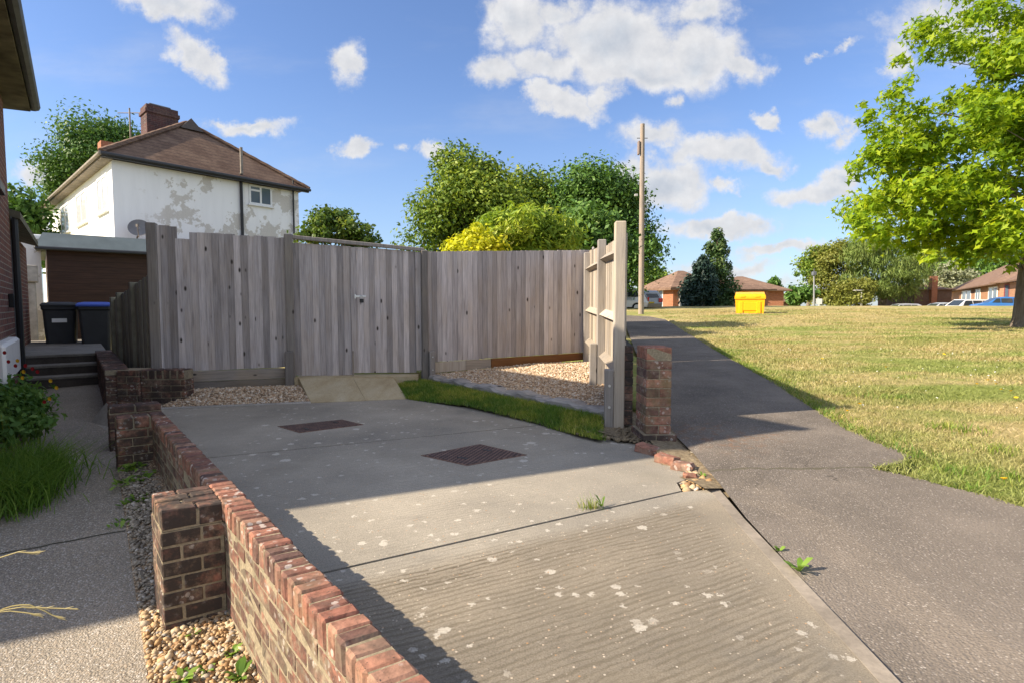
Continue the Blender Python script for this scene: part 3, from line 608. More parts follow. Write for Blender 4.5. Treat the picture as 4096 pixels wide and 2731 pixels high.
# ---------------------------------------------------------------- brickwork
def brick_mass(mb, fr, L, T, z0, z1, row=.075, bl=.225, j=.008, half=True, proud=.006, jit=.0015, sides=True):
    """mortar core plus single bricks; L along frame x, T along frame y"""
    mb.box((proud, proud, z0), (L-proud, T-proud, z1-.002), fr, tint=.5, m=1)
    n = int(round((z1-z0)/row)); row = (z1-z0)/n
    for k in range(n):
        a, c = z0+k*row+j*.5, z0+(k+1)*row-j*.5
        if c-a < .01: continue
        off = (0 if k % 2 else -bl/2) if half else (-bl/4 if k % 2 else 0)
        x = off
        while x < L-.02:
            lo, hi = max(0, x)+(j/2 if x > 0 else 0), min(L, x+bl)-(j/2 if x+bl < L else 0)
            x += bl
            if hi-lo < .02: continue
            d = random.uniform(-.0015, .0015)
            mb.box((lo, d, a), (hi, T+d*.5, c), fr, .005, None, 0, jit)
def soldier(mb, fr, L, T, z0, z1, pitch=.075, j=.010, r=.009, jit=.0022):
    n = max(1, int(round(L/pitch))); pitch = L/n
    mb.box((.004, .007, z0), (L-.004, T-.007, z1-.009), fr, tint=.5, m=1)
    for k in range(n):
        d = random.uniform(-.004, .004); h = random.uniform(-.004, .003)
        mb.box((k*pitch+j/2, d, z0+j/2), ((k+1)*pitch-j/2, T+d, z1+h), fr, r, None, 0, jit)
LW = thing('low_brick_wall', 'long low red brick wall with brick-on-end coping between the drive and the pebble bed', 'brick wall', (-1, 1.2, -1.2))
lwf = (wl(4.93), -WD, -WP, Vector((0, 0, 1)))         # origin at the far end, x towards the camera, y away from the drive
LWL = (4.93-.15)/.777
def wz(x): return -.94-.03*(x/LWL)                     # the coping falls slightly towards the camera
mb = MB(); brick_mass(mb, lwf, LWL, .112, -1.672, -1.072, proud=.0015, jit=.003); mb.build('wall_body', [BRICK_SMEAR, MORTAR], LW)
mb = MB(); soldier(mb, lwf, LWL, .118, -1.072, -.965); mb.build('coping', [BRICK, MORTAR], LW)
PR = wl(2.79)-WP*.112; pf = (PR-WP*.27, WP, WD, Vector((0, 0, 1)))
PM = mat('brick_pier_stained', lambda t: m_brick(t, .58, .45, .45, .7))
mb = MB(); brick_mass(mb, pf, .27, .35, -1.665, -1.067, bl=.17, proud=.003)
mb.box((.005, .006, -1.067), (.26, .344, -.98), pf, tint=.5, m=1)
for r_ in range(4):
    xs_ = (0, .155, .27) if r_ % 2 == 0 else (0, .11, .27)
    for x0, x1 in zip(xs_[:-1], xs_[1:]):
        mb.box((x0+.003, r_*.0875+.003, -1.063), (x1-.003, (r_+1)*.0875-.003, -.966+random.uniform(-.004, .002)), pf, .007, None, 0, .002)
mb.build('pier', [PM, MORTAR], LW)
# stepped end of the low wall
mb = MB(); e0 = wl(4.93); rf = (e0-WP*.37, WP, WD, Vector((0, 0, 1)))
brick_mass(mb, rf, .37, .215, -1.5, -1.06); soldier(mb, rf, .37, .215, -1.06, -.955, .11)
mb.build('end_pier', [BRICK_DARK, MORTAR], LW)
SB = thing('stepped_brick_block', 'short dark brick block between the low wall and the planter wall', 'brick block', wl(5.6)-Vector((0, 0, 1.2)))
mb = MB(); rf = (wl(5.5)-WP*.43+WP*.05, WP, WD, Vector((0, 0, 1))); brick_mass(mb, rf, .43, .22, -1.5, -1.03); soldier(mb, rf, .43, .22, -1.03, -.962, .225)
mb.build('block_body', [BRICK_DARK, MORTAR], SB)
# taller wall by the fence foot, with its pier and brick-on-edge coping
TW = thing('planter_wall', 'dark mossy brick wall with brick-on-edge coping at the foot of the left fence', 'brick wall', (-4.3, 6.7, -1.2))
tf = frame((-4.66, 6.58, 0), 86); mb = MB(); brick_mass(mb, (tf[0]+tf[1]*.26, tf[1], tf[2], tf[3]), .50, .22, -1.3, -.865)
mb.build('wall_body', [BRICK_DARK, MORTAR], TW)
mb = MB(); soldier(mb, (tf[0]+tf[1]*.26, tf[1], tf[2], tf[3]), .50, .22, -.865, -.752, .083, .02, .006); mb.build('coping', [BRICK_DARK, MORTAR], TW)
mb = MB(); brick_mass(mb, (tf[0]-tf[2]*.03, tf[1], tf[2], tf[3]), .257, .28, -1.5, -.745); mb.build('pier', [BRICK_DARK, MORTAR], TW)
RW = thing('retaining_wall', 'dark brick retaining wall running up beside the side path steps', 'brick wall', (-5.4, 7.6, -1.2))
rw = frame((-4.66, 6.58, 0), -38, 52); rw = (rw[0]-rw[2]*.12, rw[1], rw[2], rw[3])
mb = MB(); brick_mass(mb, rw, 3.6, .22, -1.5, -.80); mb.build('wall_body', [BRICK_DARK, MORTAR], RW)
mb = MB(); soldier(mb, (rw[0]-rw[2]*.01, rw[1], rw[2], rw[3]), 3.6, .24, -.80, -.735, .225); mb.build('coping', [BRICK_DARK, MORTAR], RW)
mb = MB().loft([[fp(rw, 0, .0, -1.5), fp(rw, 0, -.16, -1.5), fp(rw, 0, -.16, -1.34), fp(rw, 0, 0, -1.12)], [fp(rw, -1.1, .2, -1.6), fp(rw, -1.1, .0, -1.6), fp(rw, -1.1, .0, -1.42), fp(rw, -1.1, .2, -1.30)]]); mb.build('haunching', CONCRETE, RW)
# brick pier at the footpath
BP = thing('brick_pier', 'weathered orange brick pier standing alone at the edge of the footpath', 'brick pier', (1.24, 4.7, -1.1))
bf = frame((1.125, 4.66, 0), 88); mb = MB(); brick_mass(mb, bf, .215, .33, -1.075, -.45, half=True)
for (a_, c_) in ((0, .105), (.11, .215)): pass
mb.build('pier_body', [BRICK_PIER, MORTAR], BP)
mb = MB(); mb.box((.004, .004, -.452), (.211, .326, -.35), bf, tint=.5, m=1)
for k_ in range(4): mb.box((0, k_*.0825+.004, -.448), (.215, (k_+1)*.0825-.004, -.342), bf, .006, .72+random.uniform(-.1, .1), 0, .002)
mb.build('cap_bricks', [mat('cap_brick_red', lambda t: m_brick(t, .08, .1, 0, .3)), MORTAR], BP)
mb = MB(); brick_mass(mb, (bf[0]-bf[1]*.03-bf[2]*.035, bf[1], bf[2], bf[3]), .285, .40, -1.26, -1.07); mb.build('footing', [BRICK_DARK, MORTAR], BP)
DWL = thing('boundary_wall', 'dark shaded brick wall stub between the fence end and the brick pier', 'brick wall', (1.15, 5.3, -1.1))
mb = MB(); brick_mass(mb, frame((1.12, 5.15, 0), 8, -82), 2.2, .11, -1.1, -.36); mb.build('wall_body', [BRICK_DARK2, flat('shade_dark_mortar', (.05, .045, .04), .9)], DWL)  # brick and mortar coloured near black to stand for the shade here
# broken bricks left of the wall that was knocked down
bl = ['whole orange brick lying nearest the foot of the brick pier', 'broken brick with pale mortar lying amid the rubble row', 'tilted broken brick nearest the driveway notch', 'small red brick shard in the rubble by the notch']
for i, (px, py, lx, ly, lz, rz, tn) in enumerate(((648, 450.5, .2, .1, .07, -48, .72), (667, 460.5, .17, .105, .065, -42, .5), (683, 467.5, .15, .10, .06, -36, .8), (690, 475.5, .09, .06, .045, 10, .62))):
    c = onz(px, py, -1.15); mb = MB(); fr_ = (Vector((c.x, c.y, -1.17)), Vector((math.cos(R(rz)), math.sin(R(rz)), random.uniform(-.05, .05))), Vector((-math.sin(R(rz)), math.cos(R(rz)), 0)), Vector((0, 0, 1)))
    mb.box((-lx/2, -ly/2, 0), (lx/2, ly/2, lz), fr_, .012, tn, 0, .008); tag(mb.build('broken_brick', [BRICK_PIER]), bl[i], 'broken brick', 'broken bricks beside the drive')
rub = [P2(655, 452), P2(700, 478), P2(680, 482), P2(684, 489), P2(718, 487), P2(712, 474), P2(690, 452), P2(668, 438)]
rp = scatter(rub, 620); stuff(pebbles('rubble', np.c_[rp, np.full(len(rp), -1.165)], .016, PEB, 1, None, .55), 'loose stones and brick crumbs at the drive corner', 'rubble')
sp = scatter([P2(575, 436), P2(650, 447), P2(676, 452), P2(668, 436), P2(650, 428), P2(605, 424)], 900); stuff(pebbles('soil_clods', np.c_[sp, np.full(len(sp), -1.132)], .011, SOIL, 1, None, .6), 'small clods of dry soil round the pier', 'soil clods')
# ---------------------------------------------------------------- side path, steps, pebble bed
def pxr(d): return -1.52-.75*(d-2.25)
ppoly = [(pxr(-1.5)+.0, -1.5)]+[(pxr(d), d) for d in (0, 1.5, 2.25, 3, 3.8, 4.6, 5.5, 6.5, 7.6, 8.75)]+[(hx(d)-.1, d) for d in (8.75, 7, 5, 3, 1, -1.5)]
SPo = sheet('side_path', ppoly, lambda x, y: float(zpath(y)), AGG, .12, 'speckled concrete side path between the house and the pebble bed', 'path', .5)
# the transverse joint in the path
ja, jb = onz(0, 562.5, -1.578), onz(127, 541, -1.575)
jm = MB(); jn = (jb-ja).normalized().cross(Vector((0, 0, 1))); up = Vector((0, 0, .010))
pts = [ja.lerp(jb, t_/10)+Vector((random.uniform(-.006, .006), random.uniform(-.008, .008), 0)) for t_ in range(-3, 11)]
for p_, q_ in zip(pts[:-1], pts[1:]): jm.poly([Vector((v.x, v.y, zpath(v.y)+.004)) for v in (p_-jn*.006, q_-jn*.006, q_+jn*.006, p_+jn*.006)])
structure(jm.build('path_joint', flat('joint_dirt', (.045, .045, .03), .95)))
structure(MB().poly([(pxr(4.9), 4.95, -1.40), (pxr(6.6), 6.6, -1.33), (-4.2, 6.75, -1.33), (wl(4.95)-WP*.1)[:2]+(-1.34,) if False else (wl(4.95).x-.1, 4.9, -1.36)], depth=.2).build('verge_concrete', CONCRETE))
STEPC = mat('dark_step', lambda t: m_concrete(t, (.075, .065, .058))); STEPT = mat('step_tread_concrete', lambda t: m_concrete(t, (.19, .175, .155)))  # step bodies given a darker colour to stand for the shade on them
sf = frame((pxr(8.75)+.05, 8.8, 0), -128, -38)
for i, (y0, zz) in enumerate(((0, -1.05), (.32, -.9), (.64, -.76))):
    mb = MB(); mb.box((0, y0, -1.5), (1.5, y0+.34 if i < 2 else 5.5, zz-.045), sf, tint=.3); o = mb.build('step', STEPC)
    structure(o)
    mb = MB(); mb.box((0, y0-.015, zz-.045), (1.5, y0+.345 if i < 2 else 5.5, zz), sf, .008, tint=.5); structure(mb.build('step_tread', STEPT))
structure(MB().poly([(pxr(0), 0, -1.585), (pxr(2.25), 2.25, -1.585), (pxr(3.2), 3.2, -1.53), (pxr(4.95), 4.95, -1.4), (wl(4.9).x-.05, 4.9, -1.34), (wl(3.2).x-.05, 3.2, -1.5), (wl(2.3).x-.05, 2.3, -1.575), (wl(.1).x-.05, .1, -1.585)], depth=.2).build('pebble_bed', GBASE), 'bed of pebbles along the foot of the low wall', 'gravel bed')
def bedz(y): return np.interp(y, [0, 2.25, 3.2, 4.95], [-1.585, -1.58, -1.52, -1.37])
bp1 = [(pxr(.9)+.01, .9), (pxr(2.75)+.01, 2.75), (wl(2.75).x-.1, 2.75), (wl(.9).x-.1, .9)]
q = scatter(bp1, 5200); stuff(pebbles('pebbles', np.c_[q, bedz(q[:, 1])+RNG.uniform(.0, .018, len(q))], .0125, PEB, 1, None, .33), 'golden pebbles beside the low brick wall', 'pebbles')
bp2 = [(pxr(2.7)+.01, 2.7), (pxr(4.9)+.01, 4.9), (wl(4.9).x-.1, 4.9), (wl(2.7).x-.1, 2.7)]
q = scatter(bp2, 3600); stuff(pebbles('shaded_pebbles', np.c_[q, bedz(q[:, 1])+RNG.uniform(-.004, .01, len(q))], .011, PEB_GREY, 1, None, .35), 'darker grey pebbles along the shaded wall', 'pebbles')
# a few large cobbles
for i, (px, py, s_, lab) in enumerate(((209, 624, .030, 'white cobble lying against the low wall at the pier foot'), (212, 655, .026, 'smooth tan cobble among the golden pebbles'), (228, 675, .024, 'orange cobble close to the wall at the bottom of the bed'))):
    c = onz(px, py, -1.565); tag(pebbles('cobble', [[c.x, c.y, -1.562]], s_, PEB if i else flat('white_stone', (.6, .58, .55), .6), 2, None, .01), lab, 'cobble')
def weed(px, py, z, n, L, lab, up=.6, group=None, w=.4, sp=0.):
    c0 = onz(px, py, z); v = []; f = []; t_ = []
    for k in range(n):
        c = c0+Vector((random.gauss(0, sp), random.gauss(0, sp*1.3), 0)); th = random.uniform(0, 6.28); l = L*random.uniform(.6, 1.1); e = random.uniform(up*.4, up*1.3); dx, dy = math.cos(th), math.sin(th); ww = l*w*random.uniform(.7, 1.2)*.5
        rows = [(0, .15, 0), (.35, .9, e*.45), (.7, 1, e*.75), (1, .1, e*.8)]; o = len(v)
        for (s_, wd, h_) in rows:
            for sg in (-1, 1): v.append((c.x+dx*l*s_-dy*ww*wd*sg, c.y+dy*l*s_+dx*ww*wd*sg, z+h_*l+(.003 if sg > 0 else 0)))
        tn = random.random()
        for r_ in range(3): f.append((o+r_*2, o+r_*2+1, o+r_*2+3, o+r_*2+2)); t_.append(tn)
    if sp: return stuff(npmesh('weed_patch', v, f, WEED, t_), lab, 'weeds')
    return tag(npmesh('weed', v, f, WEED, t_), lab, 'weed', group)
G = 'weeds growing in the pebble bed'; LS = .72
for (px, py, n, L, lab, up) in ((196, 620, 12, .085, 'upper leafy weed at the foot of the pier in golden pebbles', .9), (190, 636, 11, .09, 'round-leaved weed below the pier, in the middle of the pebbles', .6), (232, 655, 9, .07, 'small weed against the low wall beside the tan cobble', 1.),
      (182, 680, 12, .10, 'broad-leaved weed at the bottom left of the pebble bed', .6), (240, 678, 12, .09, 'leafy weed against the wall at the bottom of the bed', .8), (205, 672, 7, .06, 'tiny weed in the middle of the golden pebbles', .8)): weed(px, py, -1.572, int(n*1.5), L*LS, lab, up, G)
for (px, py, z, n, L, lab) in ((132, 468, -1.39, 22, .13, 'weed patch at the far end of the shaded bed'), (128, 482, -1.42, 18, .12, 'weed patch beside the path edge below the stepped wall'), (146, 476, -1.42, 16, .11, 'weed patch against the shaded brick end pier'), (140, 500, -1.47, 20, .12, 'leafy weed midway along the shaded bed'), (133, 520, -1.5, 16, .10, 'low weed by the path edge left of the brick pier'), (150, 510, -1.49, 15, .10, 'low weed hugging the shaded wall just behind the pier'), (137, 548, -1.54, 8, .08, 'small weed in grey pebbles beside the pier'), (141, 584, -1.575, 6, .07, 'lowest weed in the grey pebbles beside the pier')): weed(px, py, z+.012, int(n*2.2), L*.42, lab, .8, G, .6, .05)
weed(602, 506, ZD+.003, 9, .06, 'broad weed growing in the driveway joint', 1.1, None, .25)
c = onz(590, 507.5, ZD); gp = np.c_[RNG.normal(c.x, .035, 60), RNG.normal(c.y, .015, 60), np.full(60, ZD-.01)]
tag(blades('grass_tuft', gp, .06, .004, GREEN_BLADE, .8), 'thin grass tuft growing in the driveway joint', 'grass tuft')
weed(799, 571, -1.165, 7, .075, 'green weed in the crack between drive edging and tarmac', 1., None, .4); weed(779, 551, -1.165, 5, .035, 'tiny round-leaved weed in the crack beside the tarmac', .9, None, .6); weed(702, 477, -1.16, 8, .04, 'little weed among the rubble by the broken bricks', .9)
# ---------------------------------------------------------------- gravel areas, sleeper, grass strip
def zg(x, y):
    d_ = (SL1-SL0).normalized(); s_ = abs((x-SL0.x)*-d_.y+(y-SL0.y)*d_.x); return -1.01+.075*min(1.5, max(0, s_-.1))
SL0, SL1 = Vector((-1.12, 8.02, 0)), Vector((.97, 5.42, 0))
GR = [(-1.09, 8.07), (1.0, 5.45), (1.12, 5.4), (1.3, 9.15), (-1.2, 8.3)]
sheet('gravel_corner', GR, lambda x, y: zg(x, y), GBASE, 0, 'pale gravel corner inside the fence', 'gravel', .3)
q = scatter(GR, 7000); stuff(pebbles('corner_gravel', np.c_[q, [zg(a, b_)+random.uniform(0, .008) for a, b_ in q]], .012, PEB_PALE, 0, None, .3), 'pale gravel filling the corner behind the sleeper', 'gravel')
GL = [P2(159, 407.6), P2(311, 401.2), (-2.9, 7.5), (-4.3, 7.1), (-4.0, 6.8)]
GL = [P2(157, 407.6), P2(311, 401.2), (-2.86, 7.55), (-4.2, 7.12), (-3.95, 6.75)]
def zgl(x, y):
    a = Vector((-4.05, 6.31)); d_ = (Vector((-2.45, 6.76))-a).normalized(); n_ = Vector((-d_.y, d_.x)); s_ = (Vector((x, y))-a).dot(n_)
    return -1.158+.10*min(1, max(0, s_/.55))
sheet('gravel_strip', GL, zgl, GBASE, 0, 'gravel strip between drive and left fence', 'gravel', .2)
q = scatter(GL, 2600); stuff(pebbles('strip_gravel', np.c_[q, [zgl(a, b_)+random.uniform(0, .008) for a, b_ in q]], .012, PEB_PALE, 0, None, .3), 'tan gravel below the left fence panel', 'gravel')
ks = MB(); ka, kc = Vector((*P2(157, 408.4), 0)), Vector((*P2(311, 402.0), 0)); kd = (kc-ka).normalized(); kfr = (ka, kd, Vector((-kd.y, kd.x, 0)), Vector((0, 0, 1)))
ks.box((0, -.04, ZD-.1), ((kc-ka).length, .02, ZD+.018), kfr, .01); structure(ks.build('kerb_strip', CONCRETE))
# weathered sleeper with a split, uneven top
sdv = (SL1-SL0); sln = sdv.length; sdv.normalize(); spv = Vector((-sdv.y, sdv.x, 0))
mb = MB(); rings = []; N_ = 46
for i in range(N_+1):
    s_ = i/N_*sln; c = SL0+sdv*s_; nz = lambda k: .012*math.sin(s_*9+k*2.1)+.010*math.sin(s_*23+k*5)+random.uniform(-.006, .006)
    w_, top = .105, -.985+nz(1); brk = .03 if 1.72 < s_ < 1.80 else 0
    rings.append([c-spv*(w_+nz(2))+Vector((0, 0, -1.16)), c-spv*(w_+nz(2))+Vector((0, 0, top-.03-brk)), c-spv*(w_-.03)+Vector((0, 0, top-brk)), c-spv*.02+Vector((0, 0, top-.012*(s_ > 1.2)-brk+nz(3)*.5)), c+spv*.03+Vector((0, 0, top+nz(4)*.4)), c+spv*w_+Vector((0, 0, top-.015)), c+spv*(w_+.01)+Vector((0, 0, -1.16))])
mb.loft(rings); tag(mb.build('timber_sleeper', WOOD_SLEEPER), 'cracked silvery timber sleeper edging the gravel corner', 'sleeper')
GS = [P2(394, 379.5, -1.0), P2(407, 398.5), P2(470, 408), P2(540, 424.5), P2(582, 438), P2(602, 430, -1.05), (.86, 5.36), (-.0, 6.42), (-1.15, 7.9), (-1.35, 8.05)]
def zgs(x, y):
    a = Vector((-1.33, 7.02)); d_ = (Vector((.74, 4.88))-a).normalized(); n_ = Vector((-d_.y, d_.x)); s_ = (Vector((x, y))-a).dot(n_)
    return -1.155+.085*min(1, max(0, abs(s_)/.35))
sheet('grass_strip', GS, zgs, mat('grass_soil', lambda t: pbr(t, (.06, .075, .022), .95)), 0, 'green grass strip between the drive and the sleeper', 'grass', .15)
q = scatter(GS, 22000); q += RNG.normal(0, .018, q.shape)
stuff(blades('strip_grass', np.c_[q, [zgs(a, b_)-.005 for a, b_ in q]], .042, .0065, GREEN_BLADE, .7), 'short green grass beside the drive', 'grass')
# ---------------------------------------------------------------- manhole covers
def cover(quad, lab, slots):
    z = ZD+.004; q = [Vector((*P2(*p), z)) for p in quad]; c = sum(q, Vector())/4
    t_ = thing('manhole_cover', lab, 'manhole cover', (c.x, c.y, ZD), 'manhole covers in the drive')
    MB().poly(q, depth=.03).build('cover_frame', IRON_FRAME, t_)
    q2 = [c+(p-c)*.94+Vector((0, 0, .002)) for p in q]; MB().poly(q2, depth=.01).build('cover_plate', IRON, t_)
    for (u_, v_) in slots:
        s_ = q2[0].lerp(q2[1], u_).lerp(q2[3].lerp(q2[2], u_), v_); e1 = (q2[1]-q2[0]).normalized()*.045; e2 = (q2[3]-q2[0]).normalized()*.013; o3 = Vector((0, 0, .003))
        MB().poly([s_-e1-e2+o3, s_+e1-e2+o3, s_+e1+e2+o3, s_-e1+e2+o3], depth=.004).build('keyhole', BLACK, t_)
cover([(277.4, 425.7), (299.5, 432.2), (363.5, 424.0), (342, 418.9)], 'rusty ribbed manhole cover nearest the gates', ((.7, .18), (.3, .8)))
cover([(420.8, 454.9), (467, 465.1), (527, 454.3), (480, 443.5)], 'rusty chequered manhole cover nearest the sunlit concrete', ((.6, .22), (.42, .8)))
# ---------------------------------------------------------------- fences and gates
F0, G0, G1, CN, NP = Vector((-4.49, 7.06, 0)), Vector((-3.01, 7.6, 0)), Vector((-1.30, 8.3, 0)), Vector((1.25, 9.2, 0)), Vector((1.03, 5.2, 0))
def seg(a, b):
    d = (b-a); L = d.length; d = d.normalized(); return (a.copy(), d, Vector((-d.y, d.x, 0)), Vector((0, 0, 1))), L
def boards(mb, fr, L, zb, zt_, pitch=.095, w=.115, y=0, side=1, x0=0, jit=.008, skip=None, m=0):
    """overlapping feather-edge boards; zb and zt_ give bottom and top heights along x"""
    n = int(round((L-x0)/pitch)); pitch = (L-x0)/n
    for k in range(n):
        x = x0+k*pitch; xm = x+pitch/2; top = zt_(xm)+random.uniform(-jit, jit)
        if skip and skip(xm): continue
        t_ = random.random(); a, c = x-.004, x+w; tk0, tk1 = .006, .026
        y0, y1 = y-side*(.012+.0), y-side*.0
        lo = [(a, y0, 0), (c, y1-side*.006, 0), (c, y1+side*tk0-side*.006, 0), (a, y0+side*tk1, 0)]
        vs = [fp(fr, p[0]+random.uniform(-.002, .002), p[1], zb(xm)+random.uniform(-.004, .004)) for p in lo]
        vs += [fp(fr, p[0]+random.uniform(-.003, .003), p[1], top) for p in lo]
        mb.add(vs, [(0, 1, 2, 3), (4, 7, 6, 5), (0, 4, 5, 1), (1, 5, 6, 2), (2, 6, 7, 3), (3, 7, 4, 0)], t_, m)
lin = lambda a, b, L: (lambda x: a+(b-a)*x/L)
# left panel
FL = thing('closeboard_fence', 'weathered grey closeboard fence panel left of the double gates', 'fence', (-3.8, 7.3, -1.1))
fr, L = seg(F0, G0); mb = MB(); boards(mb, fr, L, lin(-.83, -.815, L), lambda x: (1.01 if x < .22 else (.86 if x < .38 else .945+.0*x))-.03*(x/L), .082, .104, 0, 1)
mb.build('board_panel', WOOD, FL)
mb = MB(); mb.box((-.06, -.06, -1.2), (.05, .06, 1.035), fr, .008); mb.build('post', WOOD_POST, FL)
mb = MB(); mb.box((L-.05, -.075, -1.2), (L+.055, .045, .96), fr, .008, .4); mb.build('post', WOOD_POST, FL)
mb = MB(); mb.box((L-.075, -.17, -1.25), (L+.035, -.077, -.60), fr, .008, .1); tag(mb.build('repair_spur', WOOD_POST, FL), 'dark concrete-like repair spur bolted to the post')
for (a, c) in ((-.965, -.83), (-1.075, -.97)):
    mb = MB(); mb.box((.05, -.03, a), (L-.08, .0, c), fr, .004); mb.build('gravel_board', WOOD_H, FL)
for z_ in (-.6, .1, .75): MB().box((.05, .012, z_), (L-.05, .06, z_+.075), fr, .006).build('rail', WOOD_H, FL)
# head rail over the gates
gfr, GLn = seg(G0, G1); mb = MB(); mb.box((.03, -.05, .905), (GLn-.0, .02, .955), (gfr[0], (gfr[1]+Vector((0, 0, -.058))).normalized(), gfr[2], gfr[3]), .006)
mb.build('head_rail', WOOD_POST, FL)
# two gate leaves
def gate(x0, x1, lab, zt0, zt1, side):
    t_ = thing('timber_gate', lab, 'gate', tuple(fp(gfr, (x0+x1)/2, 0, -.95)), 'pair of closeboard gates')
    sub = (fp(gfr, x0, 0, 0), gfr[1], gfr[2], gfr[3]); L_ = x1-x0
    mb = MB(); boards(mb, sub, L_-.1, lin(-.935, -.975, L_), lin(zt0, zt1, L_), .08, .1, 0, 1, .0 if side else .0, .004); mb.build('board_panel', WOOD, t_)
    for z_ in (-.78, -.05, .62): MB().box((0, .012, z_), (L_, .055, z_+.09), sub, .004).build('ledge', WOOD_H, t_)
    mb = MB()
    xx = L_-.085 if side == 0 else 0
    mb.box((L_-.09, -.026, -.94), (L_-.004, .0, zt1-.005), sub, .003, .35); mb.build('stile', WOOD, t_)
    return t_, sub, L_
gl, gls, glL = gate(.055, .055+.835, 'left leaf of the grey double gates, hung on the left post', .855, .83, 0)
gr_, grs, grL = gate(.893, GLn-.042, 'right leaf of the grey double gates, carrying the padlocked hasp', .828, .795, 1)
lp = onz(359, 296.5, 1) if False else at(359, 296.5, 7.86)
hf = (lp, gfr[1], gfr[2], gfr[3])
mb = MB(); mb.box((-.06, -.045, -.012), (.09, -.034, .018), hf, .004); mb.box((-.07, -.05, -.03), (-.045, -.034, .03), hf, .004); mb.box((.02, -.07, -.018), (.03, -.034, .02), hf, .002); mb.build('hasp', STEEL, gr_)
PL = thing('padlock', 'small dark padlock hanging from the gate hasp', 'padlock', tuple(fp(hf, .03, -.06, -.05)))
mb = MB(); mb.box((.0, -.085, -.085), (.055, -.055, -.03), hf, .008); mb.build('lock_body', BLACK, PL)
mb = MB(); mb.tube([fp(hf, .012, -.07, -.035), fp(hf, .012, -.07, 0), fp(hf, .022, -.07, .012), fp(hf, .034, -.07, .012), fp(hf, .043, -.07, 0), fp(hf, .043, -.07, -.035)], .004, 6); mb.build('shackle', STEEL, PL)
mb = MB(); b0 = at(353.5, 376, 7.80); mb.tube([b0, b0+Vector((0, 0, .36))], .009, 6); mb.build('drop_bolt', GUTTER_GREY, gl)
# right-hand front panel
FR_ = thing('closeboard_fence', 'grey closeboard fence panel right of the gates, behind the gravel corner', 'fence', (0, 8.7, -1))
fr, L = seg(G1, CN); mb = MB(); boards(mb, fr, L, lin(-.83, -.745, L), lin(.80, .91, L), .078, .098, 0, 1, .04, .004); mb.build('board_panel', WOOD, FR_)
mb = MB(); mb.box((-.045, -.07, -1.15), (.05, .04, .815), fr, .008); mb.build('post', WOOD_POST, FR_)
mb = MB(); mb.box((.052, -.13, -1.15), (.135, -.035, -.66), fr, .006, .9); s_ = mb.build('repair_spur', WOOD_POST, FR_)
for z_ in (-.93, -.74):
    mb = MB(); c = fp(fr, .095, -.134, z_); mb.tube([c, c-fr[2]*.012], .011, 8); mb.build('bolt', STEEL, s_)
sp_ = lin(-.99, -.865, L)
def gboard(x0, x1, zl, zh, m, lab=None):
    mb = MB(); vs = []
    for x in (x0, x1):
        for yy in (-.035, -.0):
            vs += [fp(fr, x, yy, zl(x)), fp(fr, x, yy, zh(x))]
    mb.add(vs, [(0, 1, 3, 2), (4, 6, 7, 5), (0, 4, 5, 1), (2, 3, 7, 6), (0, 2, 6, 4), (1, 5, 7, 3)], random.random()); return tag(mb.build('gravel_board', m, FR_), lab)
zh = lin(-.835, -.75, L); gboard(.14, .62, sp_, zh, WOOD_PALE); gboard(.625, 1.02, sp_, zh, WOOD_H); gboard(1.03, L-.06, sp_, zh, WOOD_BROWN, 'newer brown gravel board')
for z_ in (-.55, .05, .62): MB().box((.05, .012, z_), (L-.05, .06, z_+.075), fr, .006).build('rail', WOOD_H, FR_)
# side panel running back towards the camera, seen from its rail side
FS = thing('closeboard_fence', 'sunlit end fence panel with exposed rails beside the footpath', 'fence', (1.1, 7, -1))
fr, L = seg(NP, CN)          # x from the near post to the corner; y to the left (rail side)
mid_x = 1.62; prof = lambda x: np.interp(x, [0, .1, mid_x, 2.6, L], [.66, .68, .72, .80, .90])
bot = lambda x: np.interp(x, [0, L], [-.80, -.76])
mb = MB(); boards(mb, fr, L, bot, prof, .095, .115, -.02, -1, .02, .006); mb.build('board_panel', WOOD_PALE, FS)
for (x, zz, nm) in ((0, .775, 'near'), (mid_x, .80, 'mid'), (L-.12, .86, 'far')):
    mb = MB(); mb.box((x-.05, -.015, -1.2), (x+.05, .085, zz), fr, .008); mb.build('post', WOOD_PALE if x == 0 else WOOD_POST, FS)
mb = MB(); mb.box((-.06, .087, -1.25), (.03, .165, -.58), fr, .006, .7); spur = mb.build('repair_spur', WOOD_POST, FS)
for z_ in (-.93, -.73):
    mb = MB(); c = fp(fr, -.061, .125, z_); mb.tube([c, c-fr[1]*.012], .012, 8); mb.build('bolt', STEEL, spur)
mb = MB(); mb.box((mid_x-.055, .087, -1.2), (mid_x+.03, .17, -.45), fr, .006, .6); mb.build('repair_spur', WOOD_POST, FS)
for z0_, z1_ in ((.52, .58), (-.12, -.08), (-.62, -.58)):
    for (a, c, dz) in ((.0, mid_x-.05, 0), (mid_x+.05, L-.17, .03)):
        mb = MB(); vs = []
        for x, zc in ((a, z0_+dz), (c, z1_+dz)):
            sag = -.015; vs += [fp(fr, x, -.012, zc-.055), fp(fr, x, -.012, zc+.045), fp(fr, x, .065, zc-.005+sag)]
        mb.add(vs, [(0, 1, 2), (3, 5, 4), (0, 3, 4, 1), (1, 4, 5, 2), (2, 5, 3, 0)], random.random()); mb.build('rail', WOOD_PALE, FS)
mb = MB(); mb.box((.1, -.03, -1.0), (mid_x-.06, .0, -.81), fr, .004, .3); mb.build('gravel_board', WOOD_POST, FS)
mb = MB(); mb.box((mid_x+.06, -.03, -1.0), (L-.18, .0, -.77), fr, .004, .3); mb.build('gravel_board', WOOD_POST, FS)
